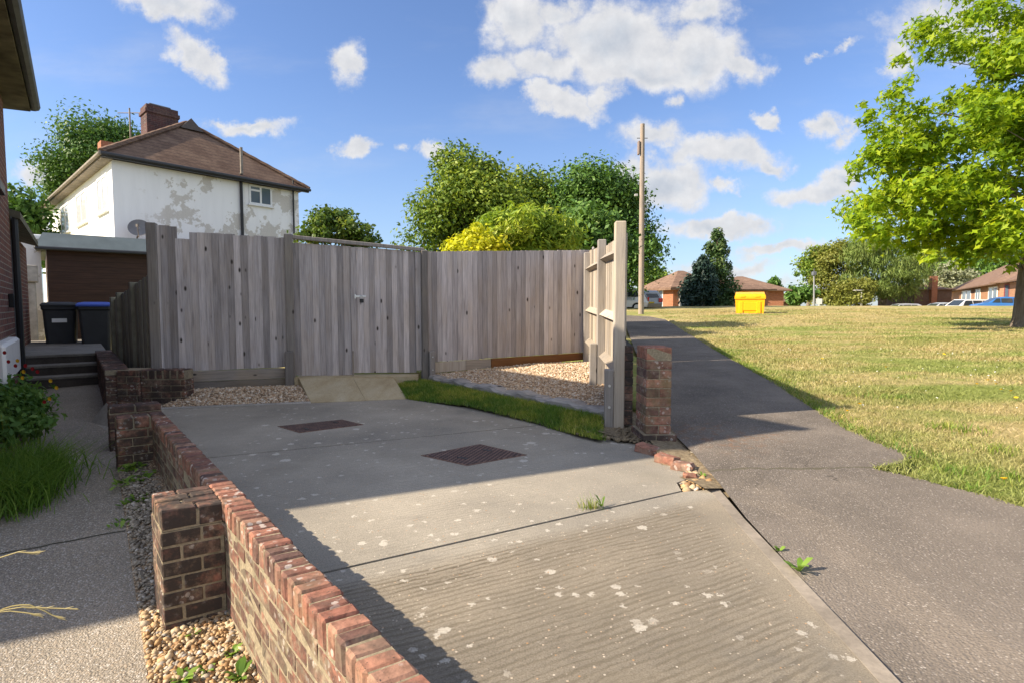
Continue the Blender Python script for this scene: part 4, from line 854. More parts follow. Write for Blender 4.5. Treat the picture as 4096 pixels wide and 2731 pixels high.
# the garden fence carries on past the corner along the footpath; only its shadow reaches the open side
BF = []
for a_, c_ in ((Vector((1.33, 9.3, 0)), Vector((2.15, 13.6, 0))), (Vector((2.5, 15.4, 0)), Vector((3.35, 20.2, 0)))):
    fr, L = seg(a_, c_); mb = MB(); gz0, gz1 = float(zt(a_.x, a_.y)), float(zt(c_.x, c_.y))
    boards(mb, fr, L, lin(gz0-.05, gz1-.05, L), lin(gz0+1.95, gz1+1.95, L), .11, .13, 0, -1)
    for k_ in range(3): x = .05+(L-.1)*k_/2; mb.box((x-.05, .02, gz0-.2), (x+.05, .11, gz0+(gz1-gz0)*x/L+1.74), fr, .006)
    structure(mb.build('boundary_fence', WOOD), 'garden boundary fence continuing along the footpath behind the end panel', 'fence')
# side fence running back along the side path
FBPOST = flat('mossy_concrete_post', (.26, .25, .19), .9, .1, 0, .25, 6)
FB = thing('panel_fence', 'mossy timber fence running back along the side path towards the bins', 'fence', (-5.5, 8, -1))
fe = Vector((-6.42, 9.08, 0)); fr, L = seg(F0+Vector((-.03, .04, 0)), fe)
def fbt(x): return .46-.33*x/L
for x0, x1 in ((.04, L*.42), (L*.42+.09, L*.8), (L*.8+.09, L)):
    mb = MB(); n_ = max(3, int((x1-x0)/.12))
    for k_ in range(n_):
        a, c = x0+(x1-x0)*k_/n_, x0+(x1-x0)*(k_+1)/n_-.003; y_ = .012*(k_ % 2)
        vs = [fp(fr, x, y, z) for x in (a, c) for y in (y_-.012, y_+.012) for z in (-1.0, fbt(x)-.03)]; mb.add(vs, BOXF, random.random())
    mb.build('board_panel', WOOD_GREEN, FB)
for x in (L*.42+.045, L*.8+.045, L+.04):
    MB().box((x-.05, -.04, -1.1), (x+.05, .06, fbt(x)+.02), fr, .006).build('post', FBPOST, FB)
# ---------------------------------------------------------------- houses
def hit(px, py, fr):
    """where the pixel's ray meets the vertical plane through the frame's origin and x axis -> (x along, z)"""
    r = ray(px, py); n = Vector((fr[1].y, -fr[1].x, 0)); k = n.dot(fr[0])/n.dot(r); p = r*k
    return (p-fr[0]).dot(fr[1]), p.z
# left house: its side wall runs from the frame edge to the corner by the lean-to
HD = 8.2; E = Vector((-.8400*HD, HD, .3505*HD)); hd = Vector((.613, -.79, 0)); hn = Vector((.79, .613, 0)); HL = 7.35; OV = .27
hy = Vector((-.906, -.423, 0)); _n = hy.cross(sun_dir); _A = Vector((-1.313, 3.144, ZD)); HL = _n.dot(_A-E)/_n.dot(hd)+.02
NH = thing('brick_house', 'red brick house with dark gutter at the left edge', 'house', tuple(E-hn*OV-Vector((0, 0, 4.6))))
wa, wb = E-hn*OV+hd*.33, E-hn*OV+hd*(HL-.33); zE = E.z
hf_ = (wa, hd, -hn, Vector((0, 0, 1)))
WLn = (wb-wa).length; zb_ = -2.2
mb = MB(); mb.box((0, 0, zb_), (WLn, 5.5, zE-wa.z-.08), (Vector((wa.x, wa.y, 0)), hd, -hn, Vector((0, 0, 1)))) if False else None
h0 = (Vector((wa.x, wa.y, 0)), hd, hy, Vector((0, 0, 1)))
mb = MB(); mb.box((0, 0, zb_), (WLn, 6.0, zE-.10), h0, tint=.5); mb.build('wall', WALLB_NEAR, NH)
e0 = (Vector((E.x, E.y, 0)), hd, hy, Vector((0, 0, 1)))
mb = MB(); mb.box((0, 0, zE-.10), (HL, 6.0+2*OV, zE-.045), e0); sof = mb.build('soffit', SOFFIT, NH)
mb = MB(); W_ = 6.0+2*OV; rr = W_/2
rv = [fp(e0, 0, 0, zE), fp(e0, HL, 0, zE), fp(e0, HL, W_, zE), fp(e0, 0, W_, zE), fp(e0, rr, rr, zE+1.5), fp(e0, HL-rr, rr, zE+1.5)]
mb.add(rv, [(0, 1, 5, 4), (1, 2, 5), (2, 3, 4, 5), (3, 0, 4), (0, 3, 2, 1)]); mb.build('roof', TILES, NH)
mb = MB(); gp_ = [fp(e0, x, -.055, zE-.02) for x in (-.03, HL*.33, HL*.66, HL+.05)]; mb.tube(gp_, .06, 8); mb.tube([fp(e0, -.03, -.05, zE-.02), fp(e0, -.03, 3, zE-.02)], .06, 8); mb.build('gutter', FASCIA, NH)
mb = MB(); mb.tube([fp(h0, .12, -.045, zb_), fp(h0, .12, -.045, zE-.5)], .04, 8) if False else mb.tube([fp(h0, -.05, -.05, zb_), fp(h0, -.05, -.05, 1.25)], .04, 8); mb.build('downpipe', BLACK, NH)
mb = MB(); mb.box((1.05, -.05, 1.35), (1.95, .05, 1.45), h0); mb.box((1.1, -.012, 1.45), (1.9, .03, 2.6), h0); wn_ = mb.build('window', GUTTER, NH)
(ma, _), (mb_, _) = hit(8, 355, h0), hit(-10, 355, h0); zt_m, zb_m = hit(6, 337, h0)[1], hit(6, 373, h0)[1]
mb = MB(); mb.box((ma, -.12, zb_m), (mb_, .01, zt_m), h0, .03); MBX = mb.build('meter_box', WHITE); tag(MBX, 'white utility meter box low on the brick house wall', 'meter box')
mb = MB(); c = fp(h0, .75, -.03, .05); mb.box((.7, -.06, -.02), (.78, 0, .16), h0, .01); mb.build('vent', BLACK, NH)
# lean-to beyond
mb = MB(); mb.box((-5.4, .12, zb_), (-.02, 4, 1.22), h0); mb.build('lean_to_wall', WALLB_NEAR, NH)
mb = MB(); mb.add([fp(h0, -4.6, -.12, 1.20), fp(h0, 0, -.12, 1.20), fp(h0, 0, 4, 2.4), fp(h0, -4.6, 4, 2.4), fp(h0, -4.6, -.12, 1.3), fp(h0, 0, -.12, 1.3), fp(h0, 0, 4, 2.5), fp(h0, -4.6, 4, 2.5)], [(0, 1, 2, 3), (4, 7, 6, 5), (0, 4, 5, 1), (1, 5, 6, 2), (2, 6, 7, 3), (3, 7, 4, 0)]); mb.build('lean_to_roof', SOFFIT, NH)
mb = MB(); mb.box((-2.3, .08, -.7), (-1.5, .14, 1.2), h0); mb.build('lean_to_door', FASCIA, NH)
# garage across the end of the path
GA = thing('garage', 'low garage with brown slatted front and blue-grey flat roof', 'garage', (-10, 13.5, -.9))
gf = frame((-10.85, 13.0, 0), 50, -40); mb = MB(); mb.box((.1, .1, -1.2), (4.4, 5, 1.35), gf); mb.build('front', CLAD, GA)
mb = MB(); mb.add([fp(gf, -.12, -.12, 1.36), fp(gf, 4.5, -.12, 1.36), fp(gf, 4.5, .25, 1.72), fp(gf, .05, .25, 1.72), fp(gf, .0, 5, 1.72), fp(gf, 4.5, 5, 1.72), fp(gf, 0, 5, 1.36), fp(gf, 4.5, 5, 1.36)], [(0, 1, 2, 3), (3, 2, 5, 4), (4, 5, 7, 6), (0, 3, 4, 6), (1, 7, 5, 2), (0, 6, 7, 1)]); mb.build('roof', GARAGE_ROOF, GA)
mb = MB(); mb.box((-.12, -.17, 1.29), (4.5, -.05, 1.37), gf, .02); mb.build('gutter', GUTTER, GA)
CP = tag(MB().box((-.42, .15, -1.2), (-.12, .45, .55), gf, .02).box((-.47, .1, .55), (-.07, .5, .95), gf, .02).build('gate_pillar', flat('pale_stone', (.42, .40, .36), .85, .2, 0, .25)), 'pale concrete pillar between the lean-to and the garage', 'pillar')
tag(MB().box((-1.7, 1.2, -1.2), (.0, 1.45, 1.62), gf).box((-1.8, 1.1, 1.62), (.1, 1.5, 1.75), gf, .02).build('rear_wall', RENDER_W), 'cream rendered wall end behind the garage corner', 'wall')
# white house
WO = Vector((-12.65, 18, 0)); WG = frame(WO, 38, -46); za, ze = -.8, 4.62
WH = thing('white_house', 'white rendered house with peeling gable and brown hipped roof', 'house', (WO.x, WO.y, za))
gw, gl_ = 6.45, 16.5
mb = MB(); mb.box((0, 0, za), (gw, gl_, ze), WG); mb.build('wall', RENDER_W, WH)
ov = .32; rz = 7.2; a0, a1, b0_, b1 = -ov, gw+ov, -ov, gl_+ov; mb = MB(); ri = 3.05
Rv = [fp(WG, a0, b0_, ze+.1), fp(WG, a1, b0_, ze+.1), fp(WG, a1, b1, ze+.1), fp(WG, a0, b1, ze+.1), fp(WG, gw/2, ri, rz), fp(WG, gw/2, gl_-ri, rz)]
mb.add(Rv, [(0, 1, 4), (1, 2, 5, 4), (2, 3, 5), (3, 0, 4, 5), (3, 2, 1, 0)]); rf_ = mb.build('roof', TILES, WH)
for (p_, q_) in ((Rv[0], Rv[4]), (Rv[1], Rv[4]), (Rv[4], Rv[5])):
    mb = MB(); mb.tube([p_.lerp(q_, k_/20)+Vector((0, 0, .03+.012*(k_ % 2))) for k_ in range(21)], .1, 6); mb.build('ridge_tiles', TILES, rf_)
mb = MB(); mb.add([fp(WG, gw/2-.42, ri-.6, rz-.36), fp(WG, gw/2+.42, ri-.6, rz-.36), fp(WG, gw/2, ri-.52, rz+.1), fp(WG, gw/2-.42, ri+.4, rz-.36), fp(WG, gw/2+.42, ri+.4, rz-.36), fp(WG, gw/2, ri+.4, rz+.1)], [(0, 1, 2), (3, 5, 4), (0, 2, 5, 3), (1, 4, 5, 2)]); mb.build('gablet', flat('dark_slate', (.10, .085, .08), .85), WH)
mb = MB(); mb.box((a0, b0_, ze-.02), (a1, b0_+.1, ze+.12), WG); mb.box((a0-.06, b0_-.1, ze+.02), (a1+.06, b0_, ze+.13), WG, .03); mb.build('gable_gutter', GUTTER, WH)
mb = MB(); mb.box((a0, b0_+.1, ze-.04), (a0+.12, b1, ze+.1), WG); mb.box((a0-.1, b0_-.1, ze+.0), (a0, b1, ze+.12), WG, .03); mb.box((a0, b0_+.1, ze-.05), (0, b1, ze-.02), WG); mb.build('side_gutter', GUTTER_GREY, WH)
def gpt(px, py): return hit(px, py, WG)
for (px, y0_, y1_, m_, nm) in ((240, 176, 236, BLACK, 'downpipe'), (292, 183, 240, BLACK, 'downpipe')):
    x_, z0_ = gpt(px, y0_); mb = MB(); mb.tube([fp(WG, x_, -.08, za), fp(WG, x_, -.08, z0_+.1)], .055 if px < 250 else .035, 8); mb.build(nm, m_, WH)
x_, z_ = gpt(238.7, 175); mb = MB(); mb.tube([fp(WG, x_, -.3, z_), fp(WG, x_, -.3, z_+.95)], .055, 8); mb.build('vent_pipe', GUTTER_GREY, WH)
(xa, zt0), (xb, zb0) = gpt(248.5, 184), gpt(272, 207)
def window(fr, xa, xb, z0, z1, parent, mull=(.5,), trans=None, m=WHITE, depth=.04, sill=True, fw=.07, pm=None):
    mb = MB(); mb.box((xa, -depth, z0), (xb, .0, z0+fw), fr); mb.box((xa, -depth, z1-fw), (xb, 0, z1), fr)
    for x in [xa, xb-fw]+[xa+(xb-xa)*k_-fw/2 for k_ in mull]: mb.box((x, -depth, z0+fw), (x+fw, 0, z1-fw), fr)
    if trans: mb.box((xa+fw, -depth*.9, z0+(z1-z0)*trans), (xa+(xb-xa)*mull[0]-fw/2, 0, z0+(z1-z0)*trans+fw), fr)
    if sill: mb.box((xa-.06, -depth-.07, z0-.06), (xb+.06, 0, z0-.004), fr, .01)
    w = mb.build('window', m, parent); MB().box((xa+fw*.5, -depth*.45, z0+fw*.5), (xb-fw*.5, -depth*.2, z1-fw*.5), fr).build('pane', pm or GLASS, w); return w
window(WG, xa, xb, zb0, zt0, WH, (.5,), .68)
WS = (WO, WG[2], -WG[1], Vector((0, 0, 1)))       # side wall frame: x along the side, y inwards/outwards
WS = (WO, WG[2], WG[1], Vector((0, 0, 1)))
for (x0p, x1p) in ((97, 107.5), (75.5, 86), (59.5, 68), (42.5, 50)):
    (a_, _), (c_, _) = hit(x0p, 180, WS), hit(x1p, 180, WS); lo_, hi_ = min(a_, c_), max(a_, c_)
    window(WS, lo_, hi_, ze-1.5, ze-.3, WH, (.5,), None, WHITE, .03, True, .09, PALE_PANE)
mb = MB(); (xc0, zc0) = hit(140.5, 148, (fp(WG, gw/2, ri-.6, 0), WG[1], WG[2], WG[3]))
cfr = (at(147.5, 138, 22.4), WG[1], WG[2], WG[3]); zc = cfr[0].z; cfr = (Vector((cfr[0].x, cfr[0].y, 0)),)+cfr[1:]
ztop = at(141.5, 103, 22.4).z; mb.box((0, 0, 5.2), (1.15, .9, ztop), cfr); mb.box((-.05, -.05, ztop-.32), (1.2, .95, ztop-.18), cfr); ch = mb.build('chimney', CHIM, WH)
mb = MB(); mb.box((.15, .2, ztop), (.95, .7, ztop+.12), cfr, .03); mb.build('chimney_cap', flat('flaunching', (.12, .11, .11), .9), ch)
c2 = at(101, 146, 25.5); mb = MB(); cf2 = (Vector((c2.x, c2.y, 0)), WG[1], WG[2], WG[3]); mb.box((0, 0, 4.6), (1.2, .7, at(101, 140, 25.5).z), cf2); mb.build('chimney', WALLB_FAR, WH)
ap = at(131, 147, 24); mb = MB(); mb.tube([ap-Vector((0, 0, .8)), ap+Vector((0, 0, 1.6))], .03, 6); mb.tube([ap+Vector((-.5, 0, 1.4)), ap+Vector((.5, 0, 1.4))], .02, 5); mb.build('aerial', GUTTER_GREY, WH)
# satellite dish on the gable
dx, dz = gpt(135, 230); dc = fp(WG, dx, -.55, dz); DS = thing('satellite_dish', 'grey satellite dish in front of the white gable', 'satellite dish', tuple(fp(WG, dx, 0, dz)))
axis = Vector((.42, -.85, .30)).normalized(); u_ = axis.cross(Vector((0, 0, 1))).normalized(); v_ = u_.cross(axis).normalized()
rings = []
for r_ in np.linspace(.02, .31, 6): rings.append([dc+u_*(r_*math.cos(th))+v_*(r_*.92*math.sin(th))+axis*(.6*r_*r_) for th in np.linspace(0, 2*math.pi, 24, endpoint=False)])
MB().loft(rings, cap=False).build('dish', flat('dish_grey', (.16, .16, .17), .5), DS, smooth=True)
MB().tube([fp(WG, dx, -.02, dz-.3), fp(WG, dx, -.2, dz-.3), dc-axis*.02], .025, 6).build('bracket', GUTTER_GREY, DS)
MB().tube([dc-v_*.33+axis*.06, dc+axis*.42-v_*.1], .012, 6).box(tuple(dc+axis*.42-v_*.1-Vector((.03, .03, .03))), tuple(dc+axis*.42-v_*.1+Vector((.03, .03, .05)))).build('feed_arm', GUTTER_GREY, DS)
# lower brick outbuilding roof band at the gable foot
tag(MB().box((.1, -1.8, -.8), (4.2, -.12, 1.66), WG).box((.0, -1.9, 1.66), (4.3, -.1, 1.9), WG).build('outbuilding', WALLB_BROWN), 'brown brick outbuilding below the satellite dish', 'outbuilding')
# ---------------------------------------------------------------- bins
def bin_(name, lab, pos, rz, lid_m, patch):
    t_ = thing(name, lab, 'wheelie bin', pos, 'wheelie bins at the top of the steps'); t_.rotation_euler.z = rz
    rings = []
    for (z_, w_, d_, yo) in ((.06, .44, .48, .03), (.1, .47, .52, .02), (.9, .54, .62, 0), (.93, .58, .68, 0), (.99, .58, .68, 0)):
        rr_ = .05; a = w_/2; b_ = d_/2
        rings.append([Vector((sx*(a-rr_)+rr_*math.cos(th), yo+sy*(b_-rr_)+rr_*math.sin(th), z_)) for (sx, sy, t0) in ((1, 1, 0), (-1, 1, 90), (-1, -1, 180), (1, -1, 270)) for th in (R(t0), R(t0+45), R(t0+90))])
    MB().loft(rings).build('bin_body', BIN_GREY, t_, local=True)
    ls = []
    for (z_, s_) in ((.985, 1.0), (1.02, 1.02), (1.06, .9), (1.075, .6)):
        ls.append([Vector((x*s_, y*s_, z_)) for (x, y) in ((.29, .35), (0, .36), (-.29, .35), (-.3, 0), (-.29, -.36), (0, -.375), (.29, -.36), (.3, 0))])
    MB().loft(ls).build('lid', lid_m, t_, local=True)
    for sx in (-1, 1): MB().tube([(sx*.22, .3, .1), (sx*.28, .3, .1)], .1, 14).build('wheel', TYRE, t_, local=True)
    MB().tube([(-.25, .38, .97), (.25, .38, .97)], .018, 8).build('handle', BIN_GREY, t_, local=True)
    if patch: MB().box((-.12, -.318, .66), (.12, -.306, .74)).build('number_patch', WHITE, t_, local=True)
    return t_
pb = at(58.5, 346, 11.6); bin_('wheelie_bin', 'dark grey wheelie bin with grey lid at the top of the steps', (pb.x, pb.y+.1, -.99), R(34), BIN_GREY, True)
pb = at(94.5, 346, 11.6); bin_('wheelie_bin', 'dark grey wheelie bin with bright blue lid at the top of the steps', (pb.x, pb.y+.1, -.99), R(30), BLUE_LID, False)
# ---------------------------------------------------------------- trees
OAK_ST = [(0, (.04, .085, .012)), (.3, (.085, .155, .02)), (.6, (.165, .245, .03)), (.85, (.26, .33, .045)), (1, (.34, .38, .075))]
OAK = leafmat('oak_leaves', OAK_ST, .3)
DARKLEAF = leafmat('dark_leaves', [(0, (.03, .08, .018)), (.5, (.075, .16, .03)), (.9, (.135, .235, .045)), (1, (.2, .28, .07))], .25)
MAPLE = leafmat('maple_leaves', [(0, (.085, .17, .010)), (.3, (.16, .27, .012)), (.65, (.27, .38, .016)), (.9, (.37, .45, .022)), (1, (.45, .48, .045))], .5)
YELLOWLEAF = leafmat('yellow_leaves', [(0, (.30, .34, .012)), (.5, (.48, .50, .016)), (1, (.62, .58, .05))], .4)
LAUREL = leafmat('laurel_leaves', [(0, (.08, .15, .018)), (.5, (.2, .3, .03)), (.85, (.36, .43, .05)), (1, (.5, .5, .13))], .35)
BUSHLEAF = leafmat('mixed_bush_leaves', [(0, (.04, .085, .018)), (.5, (.095, .16, .03)), (.85, (.19, .23, .045)), (1, (.33, .25, .05))], .38)
CONIF = leafmat('conifer_green', [(0, (.022, .06, .02)), (.5, (.055, .105, .03)), (.85, (.12, .17, .055)), (1, (.2, .23, .1))], .15)
BLUECON = leafmat('blue_conifer', [(0, (.012, .032, .026)), (.5, (.022, .05, .04)), (1, (.05, .08, .06))], .12)
WILLOW = leafmat('willow_leaves', [(0, (.075, .125, .03)), (.5, (.15, .215, .05)), (1, (.26, .31, .09))], .3)
OLIVE = leafmat('olive_leaves', [(0, (.085, .11, .02)), (.5, (.17, .19, .035)), (1, (.27, .27, .07))], .3)
GREYLEAF = leafmat('grey_leaves', [(0, (.16, .19, .11)), (.5, (.26, .28, .18)), (1, (.38, .39, .28))], .3)
def leaf_cloud(name, puffs, n, size, m, parent, droop=0., asp=.55, sharp=.35, stretch=1., local_tint=.5):
    """puffs: (x,y,z,rx,ry,rz); leaves are small diamonds in the outer part of each puff"""
    P = np.array(puffs, float); wgt = (P[:, 3]*P[:, 4]+P[:, 4]*P[:, 5]+P[:, 3]*P[:, 5]); wgt /= wgt.sum()
    k = RNG.choice(len(P), n, p=wgt); d = RNG.normal(size=(n, 3)); d /= np.linalg.norm(d, axis=1)[:, None]
    rr = (sharp+(1-sharp)*RNG.uniform(0, 1, n)**.6)*(1+.18*RNG.normal(size=n))
    c = P[k, :3]+d*P[k, 3:6]*rr[:, None]
    nr = d*.9+RNG.normal(size=(n, 3))*.75+np.array([0, 0, .55]); nr /= np.linalg.norm(nr, axis=1)[:, None]
    a = np.cross(nr, RNG.normal(size=(n, 3))); a[:, 2] -= droop*2; a -= nr*(a*nr).sum(1)[:, None]*.6; a /= np.linalg.norm(a, axis=1)[:, None]; b = np.cross(nr, a)
    s = (size*RNG.uniform(.6, 1.35, n))[:, None]; b = b*asp
    v = np.stack([c-a*s*stretch, c+b*s+nr*s*.12, c+a*s*stretch, c-b*s+nr*s*.12], 1).reshape(-1, 3)
    f = np.arange(n*4).reshape(-1, 4); pt = RNG.uniform(0, 1, len(P))
    t_ = np.clip(RNG.uniform(0, 1, n)*(1-local_tint)+pt[k]*local_tint+.02*np.random.default_rng(3).normal(size=n), 0, 1)
    return npmesh(name, v, f, m, t_, parent)
def puffs_on(ells, n, rs, up=.15, fill=.75):
    """n puffs spread through big ellipsoids (cx,cy,cz,rx,ry,rz)"""
    out = []; E_ = np.array(ells, float); w = (E_[:, 3]*E_[:, 5]); w /= w.sum()
    for i in range(n):
        e = E_[RNG.choice(len(E_), p=w)]; d = RNG.normal(size=3); d[2] += up; d /= np.linalg.norm(d); r = fill+(1-fill)*RNG.uniform()
        r = r if RNG.uniform() > .25 else RNG.uniform(.2, .8)
        s = rs*RNG.uniform(.6, 1.35); out.append((*(e[:3]+d*e[3:6]*r), s*RNG.uniform(.9, 1.3), s*RNG.uniform(.9, 1.3), s*RNG.uniform(.6, .95)))
    return out
def tree(name, lab, base, tr, ells, npuff, rs, nleaf, ls, m, group=None, cat='tree', limbs=7, **kw):
    base = Vector(base); t_ = thing(name, lab, cat, base, group)
    e0_ = Vector(ells[0][:3]); mb = MB(); top = Vector((base.x*.4+e0_.x*.6, base.y*.4+e0_.y*.6, e0_.z))
    pts = [base-Vector((0, 0, .2))]+[base.lerp(top, k_/6)+Vector((random.uniform(-1, 1), random.uniform(-1, 1), 0))*tr*.35*(k_ > 0) for k_ in range(7)]
    mb.tube(pts, [tr*1.35]+[tr*(1.12 if k_ == 0 else 1-.11*k_) for k_ in range(7)], 10)
    pf_ = puffs_on(ells, npuff, rs)
    for q_ in random.sample(pf_, min(limbs, len(pf_))):
        s_ = pts[random.randint(3, 6)]; e_ = Vector(q_[:3]); md = s_.lerp(e_, .5)+Vector((0, 0, -.05*(e_-s_).length)); mb.tube([s_, md, e_], [tr*.42, tr*.25, tr*.06], 6)
    mb.build('trunk', BARK, t_); leaf_cloud('crown', pf_, nleaf, ls, m, t_, **kw); return t_
def pe(px, py, d, rx, rz, ry=None):
    """an ellipsoid seen at a pixel: centre, horizontal and vertical radii in pixels"""
    c = at(px, py, d); s = d/F; return (c.x, c.y, c.z, rx*s, (ry or rx)*s, rz*s)
def gz(v): return Vector((v.x, v.y, float(zt(v.x, v.y))))
def tb(px, d): c = at(px, 300, d); return gz(c)
GO = 'oaks behind the fence'
tree('oak_tree', 'broad oak behind the gates, leftmost of the oak clump', tb(470, 33), .45, [pe(466, 169, 33, 22, 14), pe(474, 208, 33, 42, 32), pe(440, 236, 33, 26, 22), pe(505, 240, 33, 34, 34), pe(425, 212, 33, 8, 10)], 95, 1.25, 42000, .12, OAK, GO)
tree('oak_tree', 'middle oak of the clump behind the fence, with a rounded low top', tb(522, 37), .45, [pe(521, 190, 37, 18, 12), pe(533, 228, 37, 30, 34)], 52, 1.4, 25000, .125, OAK, GO)
tree('oak_tree', 'tall dark oak at the right of the clump beside the telegraph pole', tb(595, 35), .5, [pe(600, 188, 35, 32, 14), pe(610, 222, 35, 32, 32), pe(575, 232, 35, 26, 30), pe(630, 248, 34, 12, 34), pe(622, 198, 35, 14, 12)], 105, 1.3, 44000, .12, DARKLEAF, GO)
tree('yellow_shrub', 'bright yellow-green shrub showing over the right fence panel', tb(478, 14), .1, [pe(480, 246, 14, 22, 15), pe(464, 254, 14, 13, 8)], 40, .28, 5200, .065, YELLOWLEAF, None, 'shrub')
tree('laurel_bush', 'large laurel bush with pale leaf tips behind the right fence panel', tb(530, 15), .12, [pe(525, 238, 15, 46, 26), pe(505, 230, 15, 22, 18), pe(552, 246, 15, 28, 16)], 70, .36, 9500, .085, LAUREL, None, 'bush', asp=.3, stretch=1.3)
tree('dark_bush', 'dark green bush in shade between laurel and fence corner', tb(585, 18), .12, [pe(585, 236, 18, 34, 26), pe(600, 246, 18, 24, 20), pe(565, 248, 18, 22, 16)], 50, .5, 6500, .10, DARKLEAF, None, 'bush')
tree('garden_tree', 'small loose garden tree behind the gates beside the white house', tb(343, 19), .12, [pe(343, 232, 19, 34, 22), pe(330, 225, 19, 18, 16), pe(362, 240, 19, 22, 14), pe(318, 240, 19, 16, 10), pe(380, 248, 19, 12, 8)], 64, .32, 4600, .085, BUSHLEAF, None, 'tree', sharp=.1)
tree('lime_tree', 'big leafy tree standing behind the white house', tb(95, 34), .5, [pe(104, 142, 34, 24, 16), pe(90, 168, 34, 26, 26), pe(115, 165, 34, 24, 24), pe(70, 192, 34, 12, 20)], 90, 1.25, 46000, .10, DARKLEAF, None)
tree('hedge_tree', 'low dark tree between the brick house and the white house', tb(26, 24), .2, [pe(28, 214, 24, 18, 20), pe(20, 236, 24, 20, 24)], 30, .7, 4000, .13, DARKLEAF, None)
# foreground tree at the right edge
tbase = gz(at(1027, 329, 16.5)); tbase.z = at(1027, 329, 16.5).z
FT = thing('maple_tree', 'bright yellow-green tree with a thick trunk at the right edge', 'tree', tbase)
mb = MB(); axis_ = [tbase+Vector((.04*k_*k_*.3-.02*k_, .02*k_, k_*.62-.25)) for k_ in range(12)]
mb.tube(axis_, [.46, .33, .29, .275, .26, .25, .235, .22, .2, .17, .13, .08], 14)
els = [pe(1040, 20, 16.5, 110, 60), pe(1010, 95, 16.3, 105, 55), pe(975, 150, 16, 100, 42), pe(1000, 200, 16.2, 125, 40), pe(930, 205, 15.6, 68, 34), pe(905, 150, 16, 42, 22), pe(1060, 120, 17, 120, 90), pe(975, 236, 15.8, 66, 20)]
pf_ = []
for e, n_ in zip(els, (34, 34, 34, 44, 24, 12, 40, 18)): pf_ += puffs_on([e], n_, .52, .1, .55)
for (px, py, s_) in ((868, 118, .3), (862, 104, .16), (873, 132, .35), (858, 175, .3), (854, 165, .22), (857, 218, .34), (866, 228, .4), (884, 240, .4), (900, 60, .3), (936, 40, .3), (928, 55, .35), (925, 26, .22), (908, 80, .3), (898, 90, .35), (885, 98, .25), (985, 10, .4), (1000, 255, .3), (962, 262, .35), (930, 258, .3), (920, 110, .4), (905, 118, .3), (890, 190, .4), (872, 200, .35), (1010, 270, .2), (1020, 262, .25)):
    c = at(px, py, 15.6+random.uniform(-.8, .8)); pf_.append((c.x, c.y, c.z, s_, s_, s_*.8))
for q_ in random.sample(pf_, 30):
    e_ = Vector(q_[:3]); s_ = axis_[min(11, max(3, int((e_.z-tbase.z)/.62)-1))]; e_ = s_.lerp(e_, .86); mb.tube([s_, s_.lerp(e_, .35)+Vector((random.uniform(-.1, .1), random.uniform(-.1, .1), .22)), s_.lerp(e_, .7)+Vector((random.uniform(-.15, .15), random.uniform(-.15, .15), .18)), e_], [.06, .035, .018, .006], 6)
mb.build('trunk', BARK, FT)
def star_leaves(name, puffs, n, size, m, parent):
    P = np.array(puffs); w = P[:, 3]**2; w /= w.sum(); k = RNG.choice(len(P), n, p=w); d = RNG.normal(size=(n, 3)); d /= np.linalg.norm(d, axis=1)[:, None]
    c = P[k, :3]+d*P[k, 3:6]*((.1+.95*RNG.uniform(0, 1, n)**.7)*(1+.15*RNG.normal(size=n)))[:, None]
    nr = RNG.normal(size=(n, 3))*.6+d*.4+np.array([-.25, 0, .7]); nr /= np.linalg.norm(nr, axis=1)[:, None]
    a = np.cross(nr, RNG.normal(size=(n, 3)))+np.array([0, 0, -.9]); a -= nr*(a*nr).sum(1)[:, None]; a /= np.linalg.norm(a, axis=1)[:, None]; b = np.cross(nr, a)
    s = size*RNG.uniform(.65, 1.3, n)
    prof = [(-1, 0), (-.15, .35), (-.45, .95), (.12, .42), (.35, .75), (.4, .25), (1, 0), (.4, -.25), (.35, -.75), (.12, -.42), (-.45, -.95), (-.15, -.35)]
    v = np.stack([c+a*(s*x)[:, None]+b*(s*y)[:, None]+nr*(s*.12*abs(y))[:, None] for x, y in prof], 1).reshape(-1, 3)
    i0 = (np.arange(n)*12)[:, None]; f = np.concatenate([i0+np.array([q]) for q in ((0, 1, 5, 6), (1, 2, 3, 5), (0, 6, 7, 11), (11, 7, 9, 10), (3, 4, 5, 5), (7, 8, 9, 9))][:4])
    t_ = np.clip(RNG.uniform(0, 1, n)*.7+RNG.uniform(0, 1, len(P))[k]*.3, 0, 1); return npmesh(name, v, f, m, np.tile(t_, 4), parent)
star_leaves('crown', pf_, 39000, .105, MAPLE, FT)
# conifers on the green in front of the bungalow
def conifer(name, lab, px, d, ytop, ybot, wpx, m, n, ls, lean=0, group=None, ragged=.22):
    b = tb(px, d); ct = at(px, ytop, d); cb = at(px, ybot, d); H = ct.z-cb.z; w_ = wpx*d/F; t_ = thing(name, lab, 'conifer', b, group)
    MB().tube([b-Vector((0, 0, .2)), Vector((b.x, b.y, ct.z-.3))], [.22, .03], 8).build('trunk', BARK, t_)
    pf2 = []
    for i in range(int(70)):
        h = RNG.uniform(0, 1)**1.15; r_ = w_*(1-h)**.62*(.55+.45*min(1, h*6))*RNG.uniform(.35, 1); th = RNG.uniform(0, 6.28); s_ = .16*w_+.32*w_*(1-h)
        pf2.append((b.x+r_*math.cos(th), b.y+r_*math.sin(th), cb.z+h*H*.96, s_, s_, s_*1.1))
    leaf_cloud('crown', pf2, n, ls, m, t_, droop=.3, asp=.4); return t_
conifer('conifer_tree', 'tall green conifer in front of the bungalow', 716, 42, 227, 303, 22, CONIF, 15000, .14)
bc = conifer('blue_conifer', 'shorter blue-green conifer leaning against the tall one', 702, 40.5, 256, 300, 20, BLUECON, 6000, .16)
GF = 'trees along the far side of the green'
